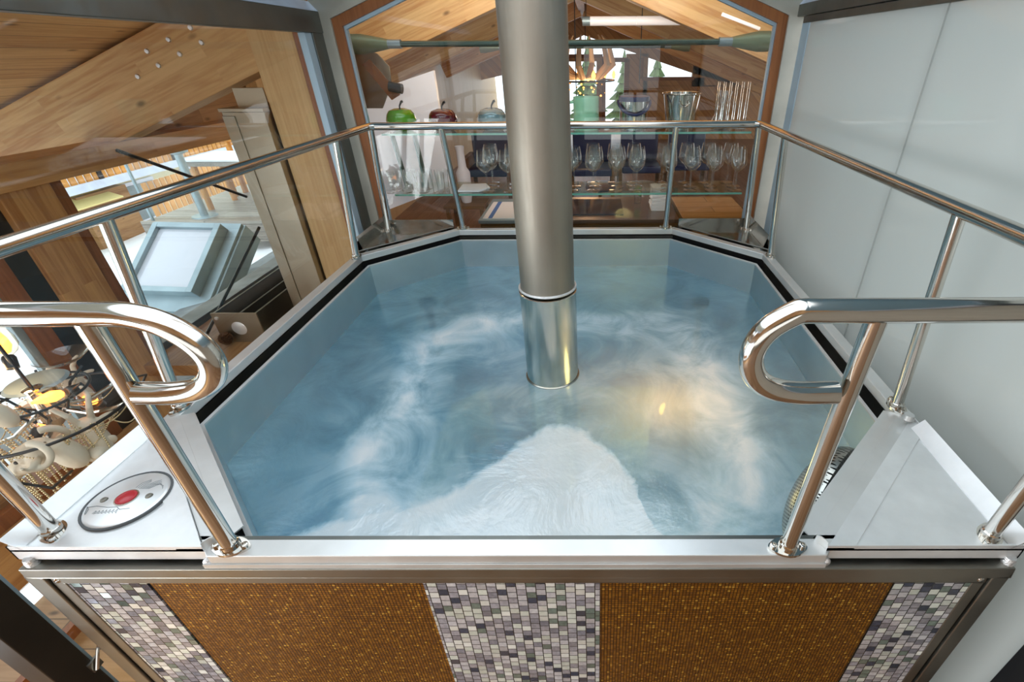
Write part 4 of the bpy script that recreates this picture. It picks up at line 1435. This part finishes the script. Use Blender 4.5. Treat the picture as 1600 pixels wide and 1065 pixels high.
MB().lathe([(0.0, 0.0), (0.03, 0.0), (0.036, 0.07), (0.034, 0.07), (0.028, 0.005), (0.0, 0.005)], 16).build('cup', M['drink'], gp)
m = MB()
for k in range(14):
    a = k * 2.4
    m.ball((0.018 * math.cos(a), 0.018 * math.sin(a), 0.07 + 0.006 * k), (0.016, 0.010, 0.012), 6, 4)
m.build('leaves', M['green'], gp)
tag(MB().box(-0.30, 0.26, -0.35, 0.35, -0.05, 0).build('chopping_board', M['lowfloor'], loc=(x1 + 0.34, 4.15, KZ + 0.0), bevel=0.004), 'pale plank worktop end piece beside the dark island', 'worktop')
pl = MB().box(-0.33, 0.31, -0.36, 0.36, 0, KZ - 0.05 - FZ)
tag(pl.build('wooden_plinth', M['brownwood'], loc=(x1 + 0.36, 4.15, FZ), bevel=0.004), 'brown box plinth under the pale plank worktop', 'plinth')

# white vase and dark seating deeper in the loft
vx = at(722, 260, Y=6.0)
vs = MB().lathe([(0.0, 0.0), (0.055, 0.0), (0.075, 0.10), (0.085, 0.36), (0.05, 0.42), (0.045, 0.60), (0.055, 0.66), (0.045, 0.66), (0.035, 0.60), (0.0, 0.58)], 24)
tag(vs.build('vase', M['white'], loc=(vx.x, 6.0, -1.60)), 'tall white vase on the low side table behind the partition', 'vase')
st = thing('side_table', 'low brown side table under the tall white vase', 'table', (vx.x, 6.0, FZ))
MB().box(-0.25, 0.25, -0.2, 0.2, 0.41, 0.449).build('tabletop', M['brownwood'], st, bevel=0.004)
for sx in (-0.21, 0.21):
    for sy in (-0.16, 0.16):
        MB().box(sx - 0.02, sx + 0.02, sy - 0.02, sy + 0.02, 0, 0.41).build('leg', M['brownwood'], st)


def seat_at(u, y, label):
    x = at(u, 250, Y=y).x
    t = thing('armchair', label, 'chair', (x, y, FZ), 'dark armchairs in the loft')
    MB().box(-0.32, 0.32, -0.32, 0.32, 0.34, 0.46).build('seat', M['navy'], t, bevel=0.03)
    MB().box(-0.32, 0.32, 0.24, 0.36, 0.46, 0.95).build('backrest', M['navy'], t, bevel=0.03)
    for sx in (-1, 1):
        MB().box(sx * 0.36 - 0.04, sx * 0.36 + 0.04, -0.32, 0.36, 0.34, 0.62).build('armrest', M['brownwood'], t, bevel=0.01)
        for sy in (-0.28, 0.3):
            MB().box(sx * 0.34 - 0.03, sx * 0.34 + 0.03, sy - 0.03, sy + 0.03, 0, 0.34).build('leg', M['brownwood'], t)


seat_at(765, 8.2, 'navy armchair with brown arms nearest the white vase')
seat_at(925, 8.2, 'navy armchair with brown arms behind the mint jug')
seat_at(1000, 8.4, 'navy armchair with brown arms behind the navy handled bucket')
seat_at(1075, 8.6, 'navy armchair with brown arms behind the champagne bucket')
for u, mt, lab in [(938, M['navy'], 'dark round stool seat behind the wine glasses'), (1004, M['paleframe'], 'pale round stool seat behind the wine glasses')]:
    p = at(u, 268, Y=5.6)
    t = thing('bar_stool', lab, 'stool', (p.x, 5.6, FZ))
    MB().lathe([(0.0, 0.0), (0.17, 0.0), (0.18, 0.02), (0.18, 0.05), (0.16, 0.06), (0.0, 0.06)], 24, (0, 0, 0.70)).build('seat', mt, t)
    MB().tube([(0, 0, 0.02), (0, 0, 0.70)], 0.025, 10).build('column', M['chrome'], t)
    MB().lathe([(0.0, 0.02), (0.20, 0.015), (0.21, 0.0)], 24).build('base', M['chrome'], t)

# lit chandelier far in the loft
c2p = at(915, 112, Y=8.5)
c2 = thing('horn_chandelier', 'lit chandelier with pale horns and amber bulbs far back in the loft', 'chandelier', c2p)
MB().tube([(0, 0, 0), (0, 0, zr(c2p.x) - c2p.z - 0.01)], 0.006, 6).build('hanging_rod', M['black'], c2)
MB().tube(circ(0.45, -0.12), 0.012, 8, caps=False).build('hoop', M['blackmetal'], c2)
for k in range(6):
    a = k * PI / 3 + 0.3
    c, s = math.cos(a), math.sin(a)
    MB().tube([(0, 0, -0.1), (0.25 * c, 0.25 * s, -0.06), (0.45 * c, 0.45 * s, 0.1), (0.38 * c, 0.38 * s, 0.34), (0.26 * c, 0.26 * s, 0.48)], [0.02, 0.05, 0.045, 0.035, 0.008], 10).build('horn', M['hide'], c2)
    MB().lathe([(0.0, -0.04), (0.02, -0.03), (0.032, 0.02), (0.02, 0.06), (0.0, 0.09)], 10, (0.45 * math.cos(a + .5), 0.45 * math.sin(a + .5), -0.06)).build('bulb', M['bulb'], c2)
for k in range(30):
    a, r_ = random.random() * 6.28, random.uniform(0.1, 0.5)
    MB().ball((r_ * math.cos(a), r_ * math.sin(a), random.uniform(-.35, -.05)), 0.014, 6, 4).build('bead', M['bulb'] if k % 2 else M['pearl'], c2)
pl_ = bpy.data.lights.new('chandelier_light', 'POINT')
pl_.energy, pl_.color, pl_.shadow_soft_size = 25, (1.0, 0.62, 0.3), 0.2
po = bpy.data.objects.new('chandelier_light', pl_)
po.location = c2p + Vector((0, 0, -0.25))
C.objects.link(po)
pl_ = bpy.data.lights.new('bulb_light', 'POINT')
pl_.energy, pl_.color, pl_.shadow_soft_size = 1.5, (1.0, 0.62, 0.3), 0.04
po = bpy.data.objects.new('bulb_light', pl_)
po.location = CH + Vector((-0.05, -0.02, 0.22))
C.objects.link(po)

# ================================================================== THE HOT TUB
def octo(half, z=None):
    c = 0.47 - (1.185 - half) * 0.586
    x0, x1, y0, y1 = TX - half, TX + half, TY - half, TY + half
    return [(x0 + c, y0), (x1 - c, y0), (x1, y0 + c), (x1, y1 - c), (x1 - c, y1), (x0 + c, y1), (x0, y1 - c), (x0, y0 + c)]


tub = thing('hot_tub', 'octagonal stainless steel hot tub with corner trays, full of churning blue water', 'hot tub', (TX, TY, FZ))


def T(mb, name, mat, parent=None, **k):
    """tub part given in world coordinates"""
    o = mb.build(name, mat, **k)
    o.parent = parent or tub
    base = tub.location if parent is None else tub.location
    o.location = Vector(o.location) - Vector(base)
    return o


# rim band round the opening, with a slight fold down into the overflow channel
T(MB().ring(octo(1.212), octo(1.166), -1.030, -1.0), 'rim', M['rim'], bevel=0.003)
T(MB().ring(octo(1.1695), octo(1.1655), -1.034, -1.004), 'rim_fold', M['rim'])
ch_ = MB().ring(octo(1.188), octo(1.126), -1.125, -1.110)
ch_.ring(octo(1.188), octo(1.182), -1.110, -1.032)
T(ch_, 'overflow_channel', M['black'])  # black colour stands in for the shade inside the open channel
ra_, rb_ = octo(1.168), octo(1.128)
for i in (1, 7):
    k = (i + 1) % 8
    T(MB().prism([(*ra_[i], -1.0045), (*ra_[k], -1.0045), (*rb_[k], -1.0045), (*rb_[i], -1.0045)], (0, 0, 0.004)), 'rim_cover', M['rim'], smooth=0)
# basin: lip, wall, bench, foot well
bs = MB()
oa, ob, oc = octo(1.134), octo(1.124), octo(1.118)
well = [(-0.62, 0.98), (0.36, 0.98), (0.52, 1.14), (0.52, 2.02), (0.36, 2.18), (-0.62, 2.18), (-0.78, 2.02), (-0.78, 1.14)]
well2 = [(TX + (x - TX) * 0.94, 1.58 + (y - 1.58) * 0.94) for x, y in well]
levels = [(oa, -1.115), (oa, -1.058), (ob, -1.058), (ob, -1.24), (oc, -1.62), (well, -1.64), (well2, -2.02)]
n = 8
for pts, z in levels:
    bs.v += [(x, y, z) for x, y in pts]
for k in range(len(levels) - 1):
    for i in range(n):
        j = (i + 1) % n
        bs.f.append((k * n + i, k * n + j, (k + 1) * n + j, (k + 1) * n + i))
bs.f.append(tuple((len(levels) - 1) * n + i for i in range(n)))
T(bs, 'basin', M['basin'], smooth=0)
T(MB().ring(octo(1.136), octo(1.123), -1.061, -1.054), 'basin_lip', M['rim'])
# outer jacket below the rim (left, right, back)
jk = MB()
X0, X1, Y0, Y1 = TX - 1.19, TX + 1.19, TY - 1.17, TY + 1.19
jk.box(X0, X0 + 0.01, Y0, Y1, FZ, -1.05)
jk.box(X1 - 0.01, X1, Y0, Y1, FZ, -1.05)
jk.box(X0, X1, Y1 - 0.01, Y1, FZ, -1.05)
T(jk, 'jacket', M['frame'], smooth=0)

# corner trays
def tray(corner, sx, sy, lip):
    """right-angled sheet tray: corner point and the directions towards the tub's middle"""
    cx, cy = corner
    leg = 0.462
    p0, p1, p2 = Vector((cx, cy, -0.994)), Vector((cx + sx * leg, cy, -0.994)), Vector((cx, cy + sy * leg, -0.994))
    m = MB()
    m.prism([p0, p1, p2], (0, 0, -0.006))
    t = 0.004
    # upturned lips along both outer edges, small down fold below the front edge
    for a, b, inn in ((p0, p1, Vector((0, sy * t, 0))), (p0, p2, Vector((sx * t, 0, 0)))):
        m.prism([a + Vector((0, 0, -0.035)), b + Vector((0, 0, -0.035)), b + Vector((0, 0, lip)), a + Vector((0, 0, lip))], inn)
    # wide folded flange along the outer side
    w_ = 0.032 if lip < 0.03 else 0.02
    a, b = p0 + Vector((0, 0, 0.001)), p2 + Vector((0, -sy * 0.05, 0.001))
    m.prism([a + Vector((0, 0, lip + 0.024)), b + Vector((0, 0, lip + 0.024)), b + Vector((sx * w_, 0, 0.002)), a + Vector((sx * w_, 0, 0.002))], (0, 0, -0.003))
    # raised fold along the diagonal
    dg = (p2 - p1).normalized()
    nn = Vector((sx, sy, 0)).normalized() * -0.05
    m.prism([p1, p2, p2 + nn * 0.9 - dg * 0.045, p1 + nn * 0.9 + dg * 0.045], (0, 0, 0.004))
    return T(m, 'corner_tray', M['tray'] if lip < 0.03 else M['mirror'], smooth=0)


ta = tray((TX - 1.20, TY - 1.20), 1, 1, 0.012)
tb_ = tray((TX + 1.19, TY - 1.20), -1, 1, 0.012)
tc_ = tray((TX - 1.215, TY + 1.215), 1, -1, 0.05)
td_ = tray((TX + 1.215, TY + 1.215), -1, -1, 0.05)
# curled tab ends of the front lips
for o_, x, s in ((ta, TX - 1.20 + 0.462, 1), (tb_, TX + 1.19 - 0.462, -1)):
    pts = [(x + s * 0.026 * (1 - math.cos(t)), TY - 1.198 - 0.0 + 0.018 * t, -0.985) for t in (0, 0.4, 0.8, 1.2)]
    m = MB()
    for a, b in zip(pts[:-1], pts[1:]):
        m.prism([(a[0], a[1], -1.03), (b[0], b[1], -1.03), (b[0], b[1], -0.975), (a[0], a[1], -0.975)], (0.0, 0.004, 0))
    q = T(m, 'tab', M['rim'], smooth=60)
# weld blobs and screw feet beneath trays
for x, y in ((TX - 0.742, TY - 1.205), (TX + 0.735, TY - 1.205)):
    T(MB().ball((x, y, -1.035), (0.010, 0.007, 0.012), 10, 8), 'weld_bead', M['weld'])
T(MB().lathe([(0.0, 0.014), (0.012, 0.012), (0.014, 0.0), (0.014, -0.01)], 12, (TX + 1.17, TY - 1.2, -1.035)), 'screw', M['weld'])
T(MB().lathe([(0.0, 0.014), (0.012, 0.012), (0.014, 0.0), (0.014, -0.01)], 12, (TX - 1.17, TY - 1.2, -1.035)), 'screw', M['weld'])
T(MB().lathe([(0.0, 0.03), (0.014, 0.03), (0.018, 0.015), (0.006, 0.0)], 14, (TX + 1.165, TY - 0.755, -0.995)), 'tray_cap', M['rim'])

# start button plate on the front tray
bc = at(200, 780, Z=-0.99)
bp = T(MB().lathe([(0.0, 0.006), (0.083, 0.006), (0.089, 0.003), (0.091, 0.0), (0.091, -0.004)], 48, (0, 0, 0)), 'button_plate', M['tray'])
bp.location = Vector((bc.x, bc.y, -0.990)) - tub.location
bp['label'] = 'round steel plate with engraved mountain lines'
MB().ring([(0.0955 * math.cos(a), 0.0955 * math.sin(a)) for a in [2 * PI * i / 48 for i in range(48)]],
          [(0.0905 * math.cos(a), 0.0905 * math.sin(a)) for a in [2 * PI * i / 48 for i in range(48)]], -0.004, 0.003).build('gasket', principled('dark grey gasket', '4c4f50', 0.5), bp)
bu = MB().lathe([(0.0, 0.011), (0.014, 0.011), (0.018, 0.0095), (0.0185, 0.010), (0.0225, 0.010), (0.0235, 0.006)], 32).build('button', M['red'], bp)
bu['label'] = 'red push button'
MB().ring([(0.0262 * math.cos(a), 0.0262 * math.sin(a)) for a in [2 * PI * i / 40 for i in range(40)]],
          [(0.0235 * math.cos(a), 0.0235 * math.sin(a)) for a in [2 * PI * i / 40 for i in range(40)]], 0.005, 0.0085).build('bezel', M['chrome'], bp)
ang = 0.12
for s in (-1, 1):
    sc = MB().lathe([(0.0, 0.004), (0.007, 0.0035), (0.0085, 0.001), (0.0088, 0.0)], 16)
    sc.box(-0.0045, 0.0045, -0.0009, 0.0009, 0.0038, 0.0043)
    sc.box(-0.0009, 0.0009, -0.0045, 0.0045, 0.0038, 0.0043)
    sc.build('screw', M['frame'], bp, loc=(s * 0.054 * math.cos(ang), s * 0.054 * math.sin(ang), 0.006))
# engraved lines: mountain ridge, contour fan, indistinct script
eng = principled('engraved line', '6a7274', 0.5, 0.5)
m = MB()
m.tube([(-0.075, -0.030, .0062), (-0.055, -0.026, .0062), (-0.025, -0.030, .0062), (0.0, -0.029, .0062), (0.012, -0.036, .0062), (0.035, -0.033, .0062)], 0.0007, 5)
m.tube([(-0.078, -0.028, .0062), (-0.070, -0.040, .0062), (-0.066, -0.048, .0062), (-0.062, -0.052, .0062)], 0.0007, 5)
m.tube([(-0.075, -0.030, .0062), (-0.068, -0.036, .0062), (-0.062, -0.050, .0062)], 0.0006, 5)
for k in range(6):
    m.tube([(0.012 + 0.004 * k, 0.030, .0062), (0.020 + 0.006 * k, 0.045, .0062), (0.034 + 0.006 * k, 0.056 - 0.003 * k, .0062), (0.045 + 0.005 * k, 0.060 - 0.006 * k, .0062)], 0.0005, 5)
for k in range(3):
    m.tube([(0.008 - 0.006 * k, 0.030 + 0.002 * k, .0062), (0.012 - 0.006 * k, 0.042 + .004 * k, .0062), (0.020 - 0.002 * k, 0.056 + .003 * k, .0062)], 0.0005, 5)
m.build('engraving', eng, bp)
# short embossed script below the ridge line, as faint loops
m = MB()
for k in range(7):
    x = -0.046 + 0.0085 * k
    m.tube([(x, -0.050 + .001 * k, .0061), (x + 0.002, -0.041 + .001 * k, .0061), (x + 0.005, -0.043, .0061), (x + 0.004, -0.050 + .001 * k, .0061), (x + 0.008, -0.048, .0061)], 0.0006, 5)
m.build('embossed_script', eng, bp)

# support frame below the rim, in front
fx0, fx1 = -1.378, 0.995
fy = 0.672
fm = MB()
fm.box(fx0, fx1, fy, fy + 0.045, -1.078, -1.044)
fm.box(fx0, fx0 + 0.04, fy, fy + 0.045, FZ, -1.078)
fm.box(fx1 - 0.04, fx1, fy, fy + 0.045, FZ, -1.078)
T(fm, 'support_frame', M['frame'], bevel=0.003)
T(MB().box(-0.93, 0.545, fy + 0.003, fy + 0.04, -1.046, -1.030), 'rim_support', M['rim'], smooth=0)
# dim plate closing the slot under the trays
T(MB().box(fx0 + 0.02, fx1 - 0.02, fy + 0.05, fy + 0.06, -1.10, -1.0), 'back_plate', M['darkframe'], smooth=0)

# perforated skimmer dome on the chamfer wall
cc = Vector((TX + 1.125 - 0.222, TY - 1.125 + 0.222, -1.20))
nrm = Vector((-1, 1, 0)).normalized()
tgt = Vector((1, 1, 0)).normalized()
Md = Matrix((tgt, Vector((0, 0, 1)), tgt.cross(Vector((0, 0, 1))))).transposed()
if (Md @ Vector((0, 0, 1))).dot(nrm) < 0:
    Md = Matrix((-tgt, Vector((0, 0, 1)), (-tgt).cross(Vector((0, 0, 1))))).transposed()
pr = [(0.195 * math.cos(t), 0.10 * math.sin(t)) for t in [PI / 2 * i / 10 for i in range(11)]]
sk = MB().lathe(pr, 36).build('skimmer_dome', M['perf'], tub)
sk.rotation_euler = Md.to_euler()
sk.location = cc - tub.location
# jets, and a glowing disc and light added for the warm patch
for u, v in ((668, 470), (1095, 470)):
    p = at(u, v, Z=-1.26)
    j = T(MB().lathe([(0.0, 0.012), (0.02, 0.012), (0.05, 0.006), (0.055, 0.0), (0.05, -0.03), (0.02, -0.04), (0.02, -0.36)], 20, (0, 0, 0)), 'jet_nozzle', M['blackmetal'])
    j.location = Vector((p.x, p.y, -1.262)) - tub.location
lp = T(MB().lathe([(0.0, 0.012), (0.05, 0.012), (0.062, 0.006), (0.065, 0.0)], 24, (0, 0, 0)), 'underwater_lamp', principled('lit underwater lamp lens', 'ffe0a0', 0.2, emit='ffa040', es=4))
lq = at(1050, 650, Z=-1.6)
lq = at(1047, 640, Y=2.125)
lp.location = Vector((lq.x, 2.128, lq.z)) - tub.location
lp.rotation_euler = (PI / 2, 0, 0)
ul = bpy.data.lights.new('underwater_light', 'POINT')  # added light below the surface, no fixture known there
ul.energy, ul.color, ul.shadow_soft_size = 11, (1.0, 0.455, 0.12), 0.10
uo = bpy.data.objects.new('underwater_light', ul)
uo.location = (0.31, 1.53, -1.46)
C.objects.link(uo)
# water surface: one sheet inside the basin
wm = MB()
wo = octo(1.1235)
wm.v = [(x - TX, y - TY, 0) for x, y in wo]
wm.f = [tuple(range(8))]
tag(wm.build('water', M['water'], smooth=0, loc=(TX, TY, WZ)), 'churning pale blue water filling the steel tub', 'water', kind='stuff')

# ------------------------------------------------------------------ mosaic panel
PYF = 0.690
mp = thing('mosaic_panel', 'front panel of gold and mother of pearl mosaic bands in a steel frame', 'panel', (TX, PYF, -1.6))


def PP(mb, name, mat, **k):
    o = mb.build(name, mat, mp, **k)
    o.location = -mp.location
    return o


bz = FZ + 0.02
f = MB()
f.box(fx0 + 0.045, fx1 - 0.045, PYF - 0.012, PYF + 0.01, -1.108, -1.083)
f.box(fx0 + 0.045, fx0 + 0.072, PYF - 0.012, PYF + 0.01, bz, -1.108)
f.box(fx1 - 0.072, fx1 - 0.045, PYF - 0.012, PYF + 0.01, bz, -1.108)
f.box(fx0 + 0.072, fx1 - 0.072, PYF + 0.002, PYF + 0.01, bz, -1.108)
PP(f, 'panel_frame', M['frame'], bevel=0.002)
xb = [fx0 + 0.072, -1.107, -0.425, 0.013, 0.735, fx1 - 0.072]
for k in range(5):
    if k % 2 == 0:
        o = PP(MB().box(xb[k] + 0.001, xb[k + 1] - 0.001, PYF - 0.010, PYF + 0.002, bz, -1.110), 'pearl_mosaic', M['shell'], smooth=0)
    else:
        o = PP(MB().box(xb[k] + 0.001, xb[k + 1] - 0.001, PYF - 0.007, PYF + 0.002, bz, -1.110), 'gold_mosaic', M['gold'], smooth=0)
    o['label'] = 'silvery mother of pearl tile band' if k % 2 == 0 else 'fine gold tile band'
for x in (fx0 + 0.058, fx1 - 0.058):
    PP(MB().lathe([(0.0, 0.003), (0.006, 0.002), (0.008, 0.0)], 14, (x, PYF - 0.012, -1.098), Matrix.Rotation(PI / 2, 3, 'X')), 'screw', M['chrome'])

# ------------------------------------------------------------------ flue
fl = thing('flue_pipe', 'tall stainless flue pipe rising out of the tub water', 'flue pipe', (-0.187, 1.75, -1.9))
MB().tube([(0, 0, 1.095), (0.006, 0, 3.4)], 0.1085, 48).build('upper_tube', M['pipe_up'], fl)
MB().tube([(0, 0, 0.0), (0, 0, 0.63), (0, 0, 0.635), (0, 0, 1.08)], [0.1185, 0.1185, 0.1145, 0.1145], 48).build('lower_sleeve', M['pipe_low'], fl)
MB().tube(circ(0.113, 1.095, 48), 0.005, 8, caps=False).build('weld_ring', M['weld'], fl)
MB().tube(circ(0.1145, 1.078, 48), 0.003, 8, caps=False).build('weld_ring', M['chrome'], fl)
MB().tube(circ(0.117, 0.66, 48), 0.004, 8, caps=False).build('foot_ring', M['pipe_low'], fl)

# ------------------------------------------------------------------ handrail
hr = thing('handrail', 'polished tubular steel handrail running round the tub with curled ends at the entry', 'handrail', (TX, TY, -1.0))


def HB(mb, name, mat, parent=None, **k):
    o = mb.build(name, mat, parent or hr, **k)
    if parent is None:
        o.location = -hr.location
    return o


RXL, RXR, RYF, RYB, RZ = -1.270, 0.943, 0.660, 2.909, -0.349
def smooth_path(ps, n=6):
    """Catmull-Rom curve through the points"""
    ps = [Vector(p) for p in ps]
    ps = [ps[0] * 2 - ps[1]] + ps + [ps[-1] * 2 - ps[-2]]
    out = []
    for k in range(1, len(ps) - 2):
        a, b, c, d = ps[k - 1:k + 3]
        for q in range(n):
            t = q / n
            out.append(0.5 * ((2 * b) + (c - a) * t + (2 * a - 5 * b + 4 * c - d) * t * t + (3 * b - a - 3 * c + d) * t ** 3))
    out.append(ps[-2])
    return out


curl_w = [(-0.800, -0.507), (-0.742, -0.507), (-0.694, -0.498), (-0.660, -0.475), (-0.645, -0.440), (-0.655, -0.404), (-0.690, -0.370), (-0.738, -0.352), (-0.790, RZ)]
curl_e = [(0.335, RZ), (0.318, -0.353), (0.284, -0.378), (0.266, -0.410), (0.264, -0.445), (0.280, -0.480), (0.312, -0.502), (0.360, -0.511), (0.424, -0.510)]
path = smooth_path([(x, RYF, z) for x, z in curl_w])
path += [(RXL + 0.05, RYF, RZ), (RXL + 0.015, RYF + 0.015, RZ), (RXL, RYF + 0.05, RZ), (RXL, RYB - 0.03, RZ), (RXL + 0.03, RYB, RZ), (RXR - 0.03, RYB, RZ), (RXR, RYB - 0.03, RZ), (RXR, RYF + 0.05, RZ),
         (RXR - 0.015, RYF + 0.015, RZ), (RXR - 0.05, RYF, RZ), (0.40, RYF, RZ)]
path += smooth_path([(x, RYF, z) for x, z in curl_e])
HB(MB().tube(path, 0.0205, 20), 'top_rail', M['chrome'])
posts = [((-0.864, 0.700), (-0.812, RYF)), ((0.454, 0.697), (0.450, RYF)), ((-1.330, 0.742), (-1.268, 0.700)), ((0.949, 0.727), (0.938, 0.69)),
         ((-1.375, 1.221), (RXL, 1.21)), ((-1.368, 2.572), (RXL, 2.50)), ((-1.362, 3.050), (RXL + 0.012, RYB - 0.012)), ((-0.871, 3.082), (-0.862, RYB)), ((0.480, 3.078), (0.468, RYB)),
         ((1.000, 3.020), (RXR - 0.012, RYB - 0.012)), ((1.012, 2.562), (RXR, 2.50)), ((0.992, 1.213), (RXR, 1.21))]
for (bx_, by_), (tx_, ty_) in posts:
    zb_ = -0.996
    po_ = HB(MB().tube([(bx_, by_, zb_), (tx_, ty_, RZ - 0.012)], 0.0172, 16), 'post', M['chrome'])
    fl_ = MB()
    along = Vector((0, 1, 0)) if abs(bx_ - TX) > 1.1 and 0.9 < by_ < 2.9 else Vector((1, 0, 0))
    if abs(bx_ - TX) > 1.0 and not (0.9 < by_ < 2.9):
        along = Vector((1, 1, 0)).normalized() if (bx_ > TX) != (by_ > TY) else Vector((1, -1, 0)).normalized()
    pn = Vector((-along.y, along.x, 0))
    oval = []
    for i in range(32):
        a = 2 * PI * i / 32
        ax_, ay_ = math.cos(a), math.sin(a)
        oval.append(Vector((bx_, by_, zb_ - 0.004)) + along * (0.046 * ax_) + pn * (0.026 * ay_ * (1 - 0.35 * ax_ * ax_)))
    fl_.prism(oval, (0, 0, 0.007))
    fl_.lathe([(0.0215, 0.003), (0.0205, 0.016), (0.017, 0.020)], 20, (bx_, by_, zb_))
    for s in (-1, 1):
        c_ = Vector((bx_, by_, zb_ + 0.003)) + along * (0.034 * s)
        fl_.lathe([(0.008, 0.0), (0.008, 0.007), (0.0065, 0.008), (0.004, 0.008), (0.0035, 0.004), (0.0, 0.004)], 14, c_)
    o_ = fl_.build('flange', M['chrome'], po_)
bpy.context.view_layer.update()
